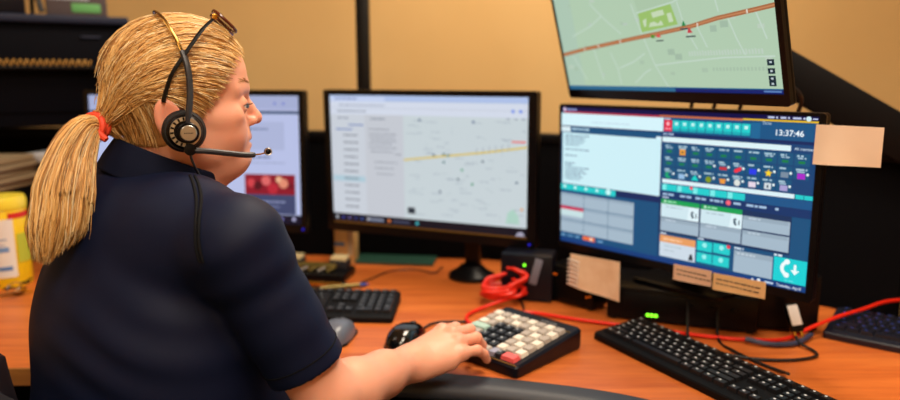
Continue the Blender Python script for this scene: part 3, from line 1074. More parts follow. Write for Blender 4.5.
# ------------------------------------------------------------------ programmable keypad (left-front corner at the hand)
KA, KB_, KC, KD = (.102, 1.383), (.244, 1.261), (.128, 1.093), (.011, 1.222)
kx = Vector((KB_[0] - KA[0] + KC[0] - KD[0], KB_[1] - KA[1] + KC[1] - KD[1], 0)).normalized()
kyaw = math.atan2(kx.y, kx.x)
kp = thing('programmable_keypad', 'black desktop keypad with white, grey and coloured keys beside the hand', 'keypad', ((KA[0] + KB_[0] + KC[0] + KD[0]) / 4 - .008, (KA[1] + KB_[1] + KC[1] + KD[1]) / 4 - .006, DESK), kyaw)
KW, KD_ = .182, .196
zt = lambda y: .022 + .018 * (y + KD_ / 2) / KD_
pr = rrect(KW, KD_, .008, 4)
n = len(pr)
vs = [(x * .985, y * .985, .001) for x, y in pr] + [(x, y, .006) for x, y in pr] + [(x, y, zt(y) - .004) for x, y in pr] + [(x * .965, y * .968, zt(y)) for x, y in pr]
fs = [tuple(range(n - 1, -1, -1)), tuple(range(3 * n, 4 * n))]
for k in (0, 1, 2):
    for i in range(n):
        j = (i + 1) % n
        fs.append((k * n + i, k * n + j, (k + 1) * n + j, (k + 1) * n + i))
mb = MB(); mb.add(vs, fs)
mb.build('case', M['navy_dark'], kp, angle=30)
sl = math.atan(.018 / KD_)
tilt = Matrix.Rotation(sl, 4, 'X')
brass = MB()
brass.tube([(-KW / 2 + .004, -KD_ / 2 + .003, zt(-KD_ / 2) + .0004), (KW / 2 - .004, -KD_ / 2 + .003, zt(-KD_ / 2) + .0004)], .0011, 6)
brass.build('front_trim', mat('brass_trim', (150, 120, 60), .4, .6), kp)
MB().tube([(-KW / 2 + .01, KD_ / 2 - .031, zt(KD_ / 2 - .031) + .0004), (KW / 2 - .006, KD_ / 2 - .031, zt(KD_ / 2 - .031) + .0004)], .0009, 6).build('rear_trim', bpy.data.materials['brass_trim'], kp)
lb = MB()
u = .0
for w in (.006, .004, .007, .005, .004, .006):
    lb.box((.012 + u, KD_ / 2 - .017, zt(KD_ / 2 - .017) + .0003), (w - .001, .0045, .0006), rot=tilt)
    u += w + .0008
lb.build('printed_name', M['grey'], kp)
KM = {'W': mat('ivory_key', (232, 224, 212), .45), 'G': mat('warm_grey_key', (176, 166, 158), .45), 'K': mat('black_key', (20, 22, 30), .4),
      'g': mat('green_key', (70, 150, 84), .45), 'b': mat('blue_key', (84, 132, 176), .45), 'o': mat('orange_key', (232, 160, 112), .45), 'y': mat('yellow_key', (232, 208, 30), .45),
      'r': mat('red_key', (232, 96, 96), .45), 't': mat('pale_teal_key', (168, 200, 190), .45), 'v': mat('violet_grey_key', (150, 152, 176), .45), 'k': mat('dark_key', (26, 28, 34), .4)}
rows = ['WGWGWGWG', 'GWGWGWGW', 'WGKKKGWG', '2tKKKWGW', 'WGKKKGWG', 'gbKKKWGW', 'Woy_GvkR']
cw, ch = .0205, .0222
x0, y0 = -KW / 2 + .0165, KD_ / 2 - .044
for r, row in enumerate(rows):
    c = 0
    for chx in row:
        w = 1
        if chx == '_':
            c += 0
            chx = 'G'
        x = x0 + c * cw
        y = y0 - r * ch
        if chx == '2':
            c += 0
            continue
        if chx == 't':
            chx, w = 't', 2
            x = x0 + .5 * cw
            c = 1
        if chx == 'R':
            chx, w = 'r', 1.55
            x = x0 + (c - .28) * cw
        if chx == 'k' and r == 6:
            x = x0 + (c - .4) * cw
            w = .85
        me = key_mesh(cw * w - .0022, ch - .003, .0072, [KM[chx], leg_m if chx in 'Kk' else M['ink']], legend=chx in 'Kk', kind='pad')
        o = bpy.data.objects.new('key', me)
        o.location = (x, y, zt(y) - .0004)
        o.rotation_euler = (sl, 0, 0)
        o.parent = kp
        C.objects.link(o)
        c += 1
for sx in (-1, 1):
    for sy in (-1, 1):
        MB().lathe([(.006, 0), (.006, .003)], 12, mtx=Matrix.Translation((sx * .07, sy * .075, -.0003))).build('foot', M['black_rubber'], kp)

# ------------------------------------------------------------------ red network cable: coil, run behind the keyboard, tail to the right edge
coil = []
for i in range(150):
    t = i / 149
    a = 2 * PI * 4.2 * t
    r = .040 + .007 * math.sin(2.3 * a + 1) + .004 * math.sin(5.1 * a)
    coil.append((.118 + r * 1.05 * math.cos(a) + .004 * math.sin(a * .37), 1.508 + r * .62 * math.sin(a), DESK + .012 + .030 * t + .016 * (1 + math.sin(a + .6)) * (.35 + t * .7)))
tag(MB().tube(coil, .0048, 10).build('network_cable', M['red_rubber']), 'bright red cable coiled in a bundle behind the keypad', 'cable')
loop = smooth_path([(.155, 1.50, DESK + .02), (.10, 1.47, DESK + .012), (.062, 1.445, DESK + .006), (.036, 1.405, DESK + .006), (.038, 1.365, DESK + .006), (.060, 1.342, DESK + .006), (.080, 1.375, DESK + .006), (.115, 1.415, DESK + .006), (.17, 1.425, DESK + .006),
                    (.215, 1.405, DESK + .006), (.255, 1.385, DESK + .006), (.31, 1.362, DESK + .006), (.36, 1.342, DESK + .006), (.42, 1.318, DESK + .006), (.50, 1.285, DESK + .006), (.57, 1.268, DESK + .006),
                    (.64, 1.272, DESK + .006), (.70, 1.292, DESK + .022), (.755, 1.312, DESK + .034), (.83, 1.35, DESK + .038), (.92, 1.40, DESK + .040), (1.05, 1.44, DESK + .03), (1.2, 1.44, DESK + .006)], 8)
tag(MB().tube(loop, .0037, 10).build('network_cable', M['red_rubber']), 'long red cable looping by the keypad and running right behind the keyboard', 'cable')

# black cables behind the right keyboard
tag(MB().tube(smooth_path([(.475, 1.34, DESK + .06), (.462, 1.30, DESK + .035), (.455, 1.262, DESK + .004), (.475, 1.225, DESK + .004), (.53, 1.185, DESK + .004), (.60, 1.175, DESK + .004), (.655, 1.19, DESK + .004), (.668, 1.215, DESK + .004), (.655, 1.245, DESK + .008), (.655, 1.26, DESK + .015)], 8), .0028, 8).build('black_cable', M['black_rubber']),
    'black cord making a wide loop on the wood behind the right keyboard', 'cable')
tag(MB().tube(smooth_path([(.53, 1.33, DESK + .05), (.515, 1.275, DESK + .004), (.52, 1.22, DESK + .004), (.545, 1.16, DESK + .004), (.565, 1.12, DESK + .006), (.557, 1.085, DESK + .018)], 8), .0028, 8).build('black_cable', M['black_rubber']),
    'black cord dropping down and running straight into the back of the right keyboard', 'cable')
tag(MB().tube(smooth_path([(.56, 1.262, DESK + .01), (.60, 1.245, DESK + .006), (.65, 1.25, DESK + .006), (.70, 1.29, DESK + .008)], 8), .005, 8).build('audio_cable', mat('slate_cable', (54, 62, 92), .45)),
    'short slate blue cable lying along the red one behind the keyboard', 'cable')

# ------------------------------------------------------------------ equipment under the right monitor
def device(name, label, cat, x, y, rz, w, d, h, z=DESK, bev=.004, m=None):
    t = thing(name, label, cat, (x, y, z), rz)
    MB().box((0, 0, h / 2 + .003), (w, d, h - .003), bev=bev).build('case', m or M['black'], t)
    for sx in (-1, 1):
        for sy in (-1, 1):
            MB().box((sx * (w / 2 - .012), sy * (d / 2 - .012), .002), (.012, .012, .004)).build('foot', M['black_rubber'], t)
    return t


eyaw = math.radians(-38)
dv = device('equipment_riser', 'long black equipment box with three green lights carrying the right monitor', 'equipment box', .490, 1.424, math.radians(-20), .29, .15, .0715)
dv_m = mat('riser_front', (5, 5, 8), .5, spec=.2)
for k in range(3):
    MB().ball((-.062 + k * .0080, -.0765, .018), .0036, 8, sc=(1, .5, 1)).build('indicator_light', M['led_green'], dv)
MB().box((.0, -.0752, .045), (.22, .003, .034), bev=.001).build('front_panel', dv_m, dv)
for k in range(3):
    MB().lathe([(.0055, 0), (.005, .008), (.0001, .008)], 14, mtx=Matrix.Translation((.02 + k * .04, -.076, .045)) @ rotm('X', 90)).build('knob', dv_m, dv)
d2 = device('speaker_box', 'black speaker box with small amber lights behind the paper note', 'speaker', .285, 1.505, math.radians(-46), .122, .06, .084)
g = MB()
for k in range(9):
    g.box((0, -.0305, .018 + k * .007), (.08, .003, .003))
g.build('grille', M['black_matte'], d2)
for x, z, m in ((-.052, .068, 'led_amber'), (-.040, .066, 'led_amber'), (-.058, .058, 'led_amber'), (.054, .034, 'led_amber'), (.046, .031, 'led_amber')):
    MB().box((x, -.0312, z), (.012 if x == -.040 else .005, .003, .003), bev=.0008).build('indicator_light', M[m], d2)
d3 = device('docking_box', 'black box behind the headset plug at the right end under the monitor', 'equipment box', .660, 1.386, math.radians(-8), .15, .12, .115)
for x, z in ((-.06, .085), (.0, .10), (.02, .098)):
    MB().box((x, -.0612, z), (.010, .003, .004), bev=.001).build('indicator_light', mat('pale_amber_mark', (230, 170, 60), .5) if x < 0 else M['gold'], d3)
d4 = thing('network_box', 'small black upright box with a grey label beside the red cable coil', 'network box', (.180, 1.548, DESK), math.radians(-16))
MB().box((0, 0, .055), (.118, .07, .108), bev=.006).build('case', M['navy_dark'], d4)
lab = MB().box((0, 0, 0), (.017, .002, .060), rot=Matrix.Identity(4), bev=.0006)
lo = lab.build('grey_label', mat('grey_label', (112, 118, 138), .5), d4)
lo.location = (.022, -.0362, .072); lo.rotation_euler = (0, math.radians(14), 0)
MB().ball((-.004, -.036, .085), .0028, 8).build('green_light', M['led_green'], d4)
MB().ball((-.006, -.036, .070), .0028, 8).build('red_light', M['led_red'], d4)

# headset plug with white tag and two gold prongs, leaning on the box
hp_t = thing('headset_plug', 'two pronged gold headset plug with a white tag in front of the black box', 'plug', (.660, 1.262, DESK))
pa, pb = Vector((-.003, .032, .062)), Vector((.003, .014, .026))
dz = (pb - pa).normalized()
xq = (Vector((1, 0, 0)) - dz * dz.x).normalized()
yq = dz.cross(xq)
q = Matrix((xq, yq, dz)).transposed().to_4x4()
mid = (pa + pb) / 2
Lp = (pb - pa).length
MB().box(mid, (.024, .012, Lp + .014), rot=q, bev=.003).build('plug_body', M['black'], hp_t)
sgn = -1 if (yq.y > 0) else 1
MB().box(mid + yq * (sgn * .0068) - dz * .004, (.020, .0012, Lp * .95), rot=q, bev=.0004).build('white_tag', M['white'], hp_t)
for s_ in (-1, 1):
    o_ = xq * (s_ * .0065) + dz * .006
    MB().tube([pb + o_, pb + dz * .010 + o_, pb + dz * .0105 + o_, pb + dz * .013 + o_, pb + dz * .018 + o_], [.0034, .0032, .0022, .0034, .0012], 12).build('gold_prong', M['gold'], hp_t)

# ------------------------------------------------------------------ centre back of the desk
fo = thing('paper_folder', 'dark green folder lying flat behind the centre of the desk', 'folder', (-.150, 1.868, DESK), math.radians(-7))
gm = mat('dark_green_card', (14, 62, 48), .6)
MB().prism(rrect(.22, .09, .004), 0, .0015).build('back_cover', gm, fo)
MB().prism(rrect(.212, .084, .002), .0015, .005).build('paper_sheets', mat('sheet_white', (150, 140, 120), .8), fo)
MB().prism(rrect(.22, .09, .004), .005, .0066).build('front_cover', gm, fo)
ca = thing('small_carton', 'small upright tan carton with a blue band under the centre monitor', 'carton', (-.282, 1.86, DESK), math.radians(-10))
MB().box((0, 0, .052), (.054, .045, .104), bev=.002).build('box_body', mat('tan_carton', (206, 170, 108), .7), ca)
MB().box((-.012, -.0232, .055), (.028, .001, .010)).build('blue_band', mat('carton_blue', (70, 110, 160), .6), ca)
MB().box((.018, -.0232, .06), (.014, .001, .07)).build('pale_stripe', mat('carton_pale', (190, 176, 150), .6), ca)

# desk calculator / organiser of small items
tr = thing('desk_organizer', 'cluttered black desk organizer with ivory tops behind the keyboard', 'desk organizer', (-.345, 1.72, DESK), math.radians(-10))
MB().prism(rrect(.19, .10, .008), 0, .02, bev=.003).build('tray', M['black'], tr)
ivory = mat('ivory_plastic', (214, 196, 150), .4)
olive = mat('olive_metal', (120, 104, 52), .35, .5)
for x, y in ((-.058, .018), (.062, .022)):
    MB().box((x, y, .045), (.042, .034, .012), bev=.003).build('ivory_cap', ivory, tr)
    MB().box((x, y, .03), (.046, .038, .024), bev=.002).build('compartment', M['dark_grey'], tr)
MB().box((-.005, .0, .028), (.13, .03, .014), bev=.004).build('olive_bar', olive, tr)
for k in range(6):
    MB().tube([(-.07 + k * .023, -.035, .024), (-.055 + k * .023, -.02, .030)], .0035, 8).build('paper_clip', olive if k % 2 else M['silver'], tr)
for nm, lab_, x, y, rz, m1, m2 in (('ballpoint_pen', 'gold ballpoint pen lying in front of the black organizer', -.30, 1.632, -8, M['gold'], M['black']),
                                   ('ballpoint_pen', 'blue tipped pen lying right of the gold pen', -.255, 1.612, 18, olive, mat('pen_blue', (50, 60, 140), .4))):
    p = thing(nm, lab_, 'pen', (x, y, DESK + .006), math.radians(rz))
    MB().tube([(-.055, 0, 0), (.04, 0, 0)], .0052, 10).build('barrel', m1, p)
    MB().tube([(.04, 0, 0), (.055, 0, 0), (.062, 0, 0)], [.0052, .004, .0008], 10).build('tip', m2, p)
    MB().box((-.035, 0, .0058), (.03, .003, .001)).build('clip', m1, p)
sp = thing('black_stand', 'low black stand under the pens beside the keyboard', 'stand', (-.285, 1.655, DESK), math.radians(-8))
sp.location = (-.33, 1.60, DESK)
MB().prism(rrect(.16, .045, .008), 0, .005, bev=.0015).build('stand_plate', M['black'], sp)
tag(MB().tube(smooth_path([(-.25, 1.56, DESK + .003), (-.235, 1.62, DESK + .003), (-.19, 1.70, DESK + .003), (-.15, 1.76, DESK + .003), (-.09, 1.77, DESK + .003), (-.04, 1.74, DESK + .003), (-.02, 1.80, DESK + .003)], 8), .0018, 6).build('thin_cable', M['black_rubber']),
    'thin black cord wandering over the wood behind the centre keyboard', 'cable')
st_ = thing('sticky_note_stack', 'small white block between the sleeve and the organizer', 'note block', (-.425, 1.70, DESK), 0)
MB().box((0, 0, .022), (.04, .04, .044), bev=.001).build('paper_block', M['white'], st_)

# ------------------------------------------------------------------ left end of the desk
can = thing('wipes_canister', 'yellow and white wipes canister at the left end of the desk', 'canister', (-1.082, 1.655, DESK), math.radians(24))
R_ = .0535
MB().lathe([(.001, 0), (R_ * .96, 0), (R_, .004), (R_, .186), (R_ * .96, .19), (.001, .19)], 48).build('body', mat('yellow_plastic', (236, 200, 20), .35), can)
MB().lathe([(.001, .19), (R_ * 1.03, .19), (R_ * 1.04, .193), (R_ * 1.04, .209), (R_ * .98, .218), (R_ * .4, .220), (.001, .220)], 48).build('lid', mat('pale_yellow_lid', (236, 214, 60), .35), can)


def wrap(z0, z1, a0, a1, r, n=24):
    mb = MB()
    vs, fs = [], []
    for rr_ in (r, r + .0006):
        for z in (z0, z1):
            for i in range(n + 1):
                a = math.radians(a0 + (a1 - a0) * i / n)
                vs.append((rr_ * math.cos(a), rr_ * math.sin(a), z))
    k = n + 1
    for i in range(n):
        fs.append((2 * k + i, 2 * k + i + 1, 3 * k + i + 1, 3 * k + i))
        fs.append((k + i, k + i + 1, i + 1, i))
        fs.append((k + i, 3 * k + i, 3 * k + i + 1, k + i + 1))
        fs.append((i + 1, 2 * k + i + 1, 2 * k + i, i))
    mb.add(vs, fs)
    return mb


wrap(.028, .168, 205, 302, R_ + .0003).build('white_label', mat('white_label', (226, 224, 222), .5), can)
wrap(.168, .182, 292, 372, R_ + .0004).build('red_band', mat('label_red', (206, 40, 30), .5), can)
for z, a0, a1, h, c in ((.15, 232, 268, .008, (150, 130, 150)), (.135, 238, 262, .005, (160, 160, 180)), (.118, 235, 285, .004, (150, 170, 200)), (.105, 240, 280, .004, (170, 180, 200)),
                        (.09, 236, 288, .012, (110, 150, 205)), (.062, 242, 262, .006, (170, 190, 215)), (.045, 262, 292, .010, (90, 130, 190))):
    wrap(z, z + h, a0, a1, R_ + .0010, 8).build('label_print', mat('label_print_%d' % (z * 1000), c, .5), can)
wrap(.06, .13, 308, 350, R_ + .0010, 10).build('leaf_print', mat('leaf_green', (180, 190, 60), .5), can)

kz = thing('key_bunch', 'small heap of brass and dark keys in front of the wipes canister', 'keys', (-1.03, 1.56, DESK))
rr2 = random.Random(5)
for k in range(7):
    a = rr2.uniform(0, 2 * PI); x, y = rr2.uniform(-.05, .05), rr2.uniform(-.02, .02)
    z = .004 + .004 * k
    c_, s__ = math.cos(a), math.sin(a)
    kb = MB()
    kb.lathe([(.003, -.001), (.011, -.001), (.011, .001), (.003, .001), (.003, -.001)], 16, mtx=Matrix.Translation((x, y, z)))
    kb.box((x + c_ * .024, y + s__ * .024, z), (.03, .006, .002), rot=Matrix.Rotation(a, 4, 'Z'))
    kb.build('brass_key' if k % 2 else 'dark_key', M['gold'] if k % 2 else M['black'], kz)
MB().tube([(.02 + .014 * math.cos(2 * PI * i / 20), .0 + .014 * math.sin(2 * PI * i / 20), .02 + .008 * math.sin(2 * PI * i / 20)) for i in range(20)], .0012, 6, closed=True).build('key_ring', M['chrome'], kz)

# stacked files and white paper behind the canister
for k in range(5):
    f_ = thing('paper_file', ['bottom', 'second', 'middle', 'fourth', 'top'][k] + ' tan file in the short stack behind the wipes canister', 'file', (-1.285 + .006 * (k % 2), 1.825, DESK + .212 + k * .0165), math.radians(rnd.uniform(-3, 3)), 'stacked tan files')
    MB().box((0, 0, .0015), (.29, .19, .002)).build('cover', mat('file_cover_%d' % k, (128 - 12 * (k % 2), 96 - 10 * (k % 2), 60), .7), f_)
    MB().box((.002, 0, .0085), (.28, .18, .011)).build('paper_sheets', mat('file_sheets_%d' % k, (140, 122, 94), .8), f_)
st2 = thing('file_stand', 'black desk shelf behind the wipes canister carrying tan files', 'desk shelf', (-1.310, 1.825, DESK))
MB().box((0, 0, .205), (.34, .20, .012), bev=.002).build('shelf_board', M['black'], st2)
for sx in (-1, 1):
    MB().box((sx * .16, 0, .100), (.012, .19, .198), bev=.002).build('side_panel', M['black'], st2)
wp = thing('white_binder', 'white binder edge showing below the dark hutch left of the ponytail', 'binder', (-1.120, 1.985, DESK + .001), math.radians(-4))
MB().box((0, 0, .132), (.12, .12, .264), bev=.004).build('cover', M['dark_grey'], wp)
MB().box((0, -.003, .277), (.115, .112, .024), bev=.003).build('white_top', mat('white_card_edge', (200, 204, 214), .6), wp)

# ------------------------------------------------------------------ dark hutch, top left
hu = thing('desk_hutch', 'large black hutch with a slate top rim in the upper left', 'hutch', (-1.374, 1.965, 1.113), math.radians(30))
slate = mat('slate_rim', (36, 42, 64), .5, spec=.2)
dn = mat('very_dark_navy', (4, 5, 14), .7, spec=.08)
MB().box((0, 0, .14), (.86, .30, .278), bev=.006).build('cabinet_body', dn, hu)
MB().box((0, -.004, .291), (.88, .33, .022), bev=.006).build('top_rim', slate, hu)
MB().box((0, -.152, .15), (.80, .008, .22), bev=.002).build('front_panel', dn, hu)
MB().box((.34, -.158, .245), (.05, .006, .006), bev=.001).build('handle_slot', slate, hu)
MB().box((-.02, -.17, .160), (.80, .05, .008), bev=.002).build('ledge', M['black'], hu)
hl = thing('hutch_support', 'dark upright panel holding the black hutch above the desk', 'support panel', (-1.55, 1.86, DESK), math.radians(30))
MB().box((0, 0, .181), (.03, .25, .360), bev=.003).build('panel', M['black'], hl)
MB().prism(rrect(.06, .28, .01), 0, .01).build('base_plate', M['black'], hl)
cl = MB()
pts = []
for i in range(18 * 12):
    a = 2 * PI * i / 12
    pts.append((.06 + .275 * i / (18 * 12), -.178 + .007 * math.sin(a), .1735 + .008 * math.cos(a)))
sc_ = cl.tube([Matrix.Translation((-1.374, 1.965, 1.113)) @ Matrix.Rotation(math.radians(30), 4, 'Z') @ Vector(p) for p in pts], .0022, 6).build('spiral_coil', mat('tan_coil', (196, 150, 76), .4, .3))
tag(sc_, 'row of tan spiral coil loops lying on the ledge of the black hutch', 'spiral coil')

# things on top of the hutch
HT = 1.113 + .3025


def hut(x, y):
    v = Matrix.Translation((-1.374, 1.965, 0)) @ Matrix.Rotation(math.radians(30), 4, 'Z') @ Vector((x, y, 0))
    return v.x, v.y


x, y = hut(.13, -.06)
nb_ = thing('storage_box', 'dark navy box on the hutch at the upper left corner', 'box', (x, y, HT + .001), math.radians(30))
MB().box((0, 0, .05), (.12, .16, .10), bev=.004).build('box_body', M['navy_dark'], nb_)
MB().box((0, 0, .108), (.126, .166, .016), bev=.004).build('lid', M['navy_dark'], nb_)
x, y = hut(.315, -.04)
gb = thing('cardboard_box', 'grey brown box with a green label on top of the hutch', 'box', (x, y, HT + .001), math.radians(30))
MB().box((0, 0, .06), (.15, .17, .12), bev=.003).build('box_body', mat('grey_brown_card', (84, 74, 78), .8), gb)
MB().box((.022, -.0858, .022), (.072, .0015, .024), bev=.0004).build('green_label', mat('green_label', (96, 170, 100), .6), gb)
MB().box((-.02, -.0862, .052), (.10, .0015, .020), bev=.0004).build('white_label', mat('pale_label', (176, 186, 204), .6), gb)
x, y = hut(.215, -.06)
rd = MB()
rd.tube([(x, y - .02, HT + .006), (x - .012, y + .01, HT + .12), (x - .018, y + .03, HT + .22)], .006, 8)
tag(rd.build('dark_rod', M['black']), 'dark slanting rod standing on the hutch between the two boxes', 'rod')
x, y = hut(.228, -.125)
rd = MB()
rd.tube([(x, y, HT + .008), (x - .03, y + .01, HT + .14), (x - .045, y + .02, HT + .24)], .008, 8)
tag(rd.build('dark_rod', M['dark_grey']), 'dark slanting rod leaning beside the grey brown box', 'rod')
# ------------------------------------------------------------------ signed-distance modelling
def A(*x): return np.array(x, dtype=np.float32)


def smin(a, b, k):
    h = np.clip(.5 + .5 * (b - a) / k, 0, 1)
    return b * (1 - h) + a * h - k * h * (1 - h)


def smax(a, b, k): return -smin(-a, -b, k)


def s_ball(p, c, r): return np.linalg.norm(p - A(*c), axis=1) - r


def s_ell(p, c, r, R=None):
    q = p - A(*c)
    if R is not None:
        q = q @ R
    r = A(*r)
    k0 = np.linalg.norm(q / r, axis=1)
    k1 = np.linalg.norm(q / (r * r), axis=1)
    return k0 * (k0 - 1) / np.maximum(k1, 1e-6)


def s_cap(p, a, b, ra, rb):
    a, b = A(*a), A(*b)
    ab = b - a
    t = np.clip(((p - a) @ ab) / float(ab @ ab), 0, 1)
    return np.linalg.norm(p - a - t[:, None] * ab, axis=1) - (ra + (rb - ra) * t)


def s_chain(p, pts, rs, k=.004):
    d = None
    for i in range(len(pts) - 1):
        e = s_cap(p, pts[i], pts[i + 1], rs[i], rs[i + 1])
        d = e if d is None else smin(d, e, k)
    return d


def sdf_mesh(fn, lo, hi, vox, name, mats, parent=None):
    lo, hi = np.array(lo, float), np.array(hi, float)
    B = 8
    nb = np.ceil((hi - lo) / (vox * B)).astype(int)
    gi = np.stack(np.meshgrid(*[np.arange(n) for n in nb], indexing='ij'), -1).reshape(-1, 3)
    cen = (lo + (gi + .5) * B * vox).astype(np.float32)
    d = np.concatenate([fn(cen[i:i + 200000]) for i in range(0, len(cen), 200000)])
    half = vox * B * .87 * 1.35 + .004
    near = np.abs(d) < half
    inside = d <= -half
    bgv = 3 * vox
    g = vdb.FloatGrid(bgv)
    off = (np.stack(np.meshgrid(*[np.arange(B)] * 3, indexing='ij'), -1).reshape(-1, 3)).astype(np.float32) * vox
    ni = gi[near]
    CH = 400
    for i in range(0, len(ni), CH):
        ch = ni[i:i + CH]
        pts = ((lo + ch * B * vox)[:, None, :] + off[None]).reshape(-1, 3).astype(np.float32)
        v = np.clip(fn(pts), -bgv, bgv).astype(np.float32).reshape(len(ch), B, B, B)
        for c, a in zip(ch, v):
            g.copyFromArray(np.ascontiguousarray(a), ijk=tuple(int(q) * B for q in c))
    full = np.full((B, B, B), -bgv, np.float32)
    for c in gi[inside]:
        g.copyFromArray(full, ijk=tuple(int(q) * B for q in c))
    P, Q = g.convertToQuads(0.0)
    P = P.astype(np.float64) * vox + lo
    Q = np.asarray(Q)[:, ::-1]
    # winding check by signed volume
    a, b, c_ = P[Q[:, 0]], P[Q[:, 1]], P[Q[:, 2]]
    if np.einsum('ij,ij->i', a, np.cross(b, c_)).sum() < 0:
        Q = Q[:, ::-1]
    me = bpy.data.meshes.new(name)
    me.vertices.add(len(P)); me.vertices.foreach_set('co', P.astype(np.float32).ravel())
    me.loops.add(len(Q) * 4); me.loops.foreach_set('vertex_index', Q.astype(np.int32).ravel())
    me.polygons.add(len(Q)); me.polygons.foreach_set('loop_start', np.arange(0, len(Q) * 4, 4, dtype=np.int32))
    me.polygons.foreach_set('use_smooth', np.ones(len(Q), bool))
    me.update(calc_edges=True)
    me.validate()
    if not isinstance(mats, (list, tuple)):
        mats = [mats]
    for m in mats:
        me.materials.append(m)
    o = bpy.data.objects.new(name, me)
    C.objects.link(o)
    if parent is not None:
        o.parent = parent
    return o


# ------------------------------------------------------------------ frames
YAW = math.radians(27)
HO = A(-.389, 1.005, 1.192)
hx = A(math.cos(YAW), math.sin(YAW), 0)
hy = A(-math.sin(YAW), math.cos(YAW), 0)
hz = A(0, 0, 1)
pit = math.radians(-2)
HO = HO + hx * .004
HR = np.stack([hx, hy, hz], 1)          # local -> world columns


def h2w(q): return HO + np.asarray(q, np.float32) @ HR.T
def w2h(p): return (p - HO) @ HR


# torso frame
TA = math.radians(45)
TF = A(math.cos(TA), math.sin(TA), 0)
TL_ = A(-math.sin(TA), math.cos(TA), 0)
TO = A(-.424, .984, 0)


def tor(l, f, z): return TO + TL_ * l + TF * f + A(0, 0, z)


SH_R = A(-.268, .853, 1.043)
SH_L = A(-.545, 1.13, 1.045)
EL_R = A(-.166, .880, .826)
WR_R = A(-.066, 1.052, .800)
EL_L = A(-.56, 1.06, .80)
WR_L = A(-.40, 1.14, .66)

# ---- right hand skeleton
KN = A(.004, 1.110, .813)
hd = (KN - WR_R); hd = hd / np.linalg.norm(hd)
hs0 = np.cross(A(0, 0, 1), hd); hs0 = hs0 / np.linalg.norm(hs0)      # towards the thumb (far) side
hu0 = np.cross(hd, hs0)
ROLL = math.radians(13)
hs = hs0 * math.cos(ROLL) + hu0 * math.sin(ROLL)
hu_ = np.cross(hd, hs)


def hp_(x, y, z): return WR_R + hd * x + hs * y + hu_ * z


def finger(base, yaw, flex, lens, r0):
    """base (x,y,z) hand frame; flex = three bend angles (deg, downward, cumulative)"""
    pts = [base]
    a = 0
    x, y, z = base
    for L, fx in zip(lens, flex):
        a += math.radians(fx)
        x += L * math.cos(a) * math.cos(yaw)
        y += L * math.cos(a) * math.sin(yaw)
        z -= L * math.sin(a)
        pts.append((x, y, z))
    return [hp_(*q) for q in pts], [r0, r0 * .93, r0 * .86, r0 * .78]


FING = [finger((.094, .030, .006), .14, (20, 52, 34), (.038, .023, .018), .0102),
        finger((.099, .009, .010), .03, (16, 52, 36), (.042, .025, .019), .0105),
        finger((.095, -.012, .007), -.07, (12, 44, 32), (.038, .024, .018), .0102),
        finger((.085, -.031, .000), -.18, (10, 30, 24), (.031, .018, .016), .0092)]
THUMB = ([hp_(.020, .022, -.010), hp_(.050, .038, -.024), hp_(.076, .040, -.032), hp_(.096, .032, -.036)], [.014, .0118, .0105, .0085])


def s_hand(p):
    d = s_chain(p, [hp_(-.02, 0, 0), hp_(.01, 0, 0)], [.026, .026])
    # flattened palm: capsules to each knuckle
    palm = s_chain(p, [hp_(.004, .012, 0), hp_(.094, .030, .003)], [.0185, .0125])
    palm = smin(palm, s_cap(p, hp_(.004, .004, .001), hp_(.099, .009, .005), .0195, .0128), .012)
    palm = smin(palm, s_cap(p, hp_(.004, -.006, .001), hp_(.095, -.012, .003), .0195, .0126), .012)
    palm = smin(palm, s_cap(p, hp_(.004, -.014, -.001), hp_(.085, -.031, -.003), .0185, .0120), .012)
    palm = smin(palm, s_cap(p, hp_(.012, .020, -.008), hp_(.055, .036, -.012), .018, .014), .012)
    palm = smin(palm, s_cap(p, hp_(.012, -.018, -.008), hp_(.060, -.030, -.010), .016, .012), .012)
    d = smin(d, palm, .012)
    th = s_chain(p, *THUMB, k=.003)
    th = smin(th, s_ball(p, THUMB[0][2], .0112), .003)
    d = smin(d, th, .009)
    fs = None
    for (pts, rs) in FING:
        f = s_chain(p, pts, rs, k=.0025)
        f = smin(f, s_ball(p, pts[0], rs[0] * 1.13), .005)
        f = smin(f, s_ball(p, pts[1], rs[1] * 1.10), .003)
        fs = f if fs is None else smin(fs, f, .0015)
    d = smin(d, fs, .007)
    return d


# left hand, resting on her lap (mostly hidden)
def s_lhand(p):
    v = (WR_L - EL_L); v = v / np.linalg.norm(v)
    s_ = np.cross(A(0, 0, 1), v); s_ = s_ / np.linalg.norm(s_)
    d = s_cap(p, WR_L, WR_L + v * .09, .026, .02)
    d = smin(d, s_cap(p, WR_L + s_ * .018, WR_L + v * .085 + s_ * .026, .016, .013), .01)
    d = smin(d, s_cap(p, WR_L - s_ * .018, WR_L + v * .085 - s_ * .026, .016, .013), .01)
    for k, L in zip((-.030, -.010, .010, .030), (.055, .07, .075, .066)):
        f = s_chain(p, [WR_L + v * .088 + s_ * k, WR_L + v * (.088 + L * .5) + s_ * k * 1.1 + A(0, 0, -.012), WR_L + v * (.088 + L * .9) + s_ * k * 1.15 + A(0, 0, -.035)], [.009, .0085, .007])
        d = smin(d, f, .004)
    d = smin(d, s_chain(p, [WR_L + v * .02 - s_ * .02, WR_L + v * .06 - s_ * .05, WR_L + v * .09 - s_ * .052], [.013, .011, .009]), .007)
    return d


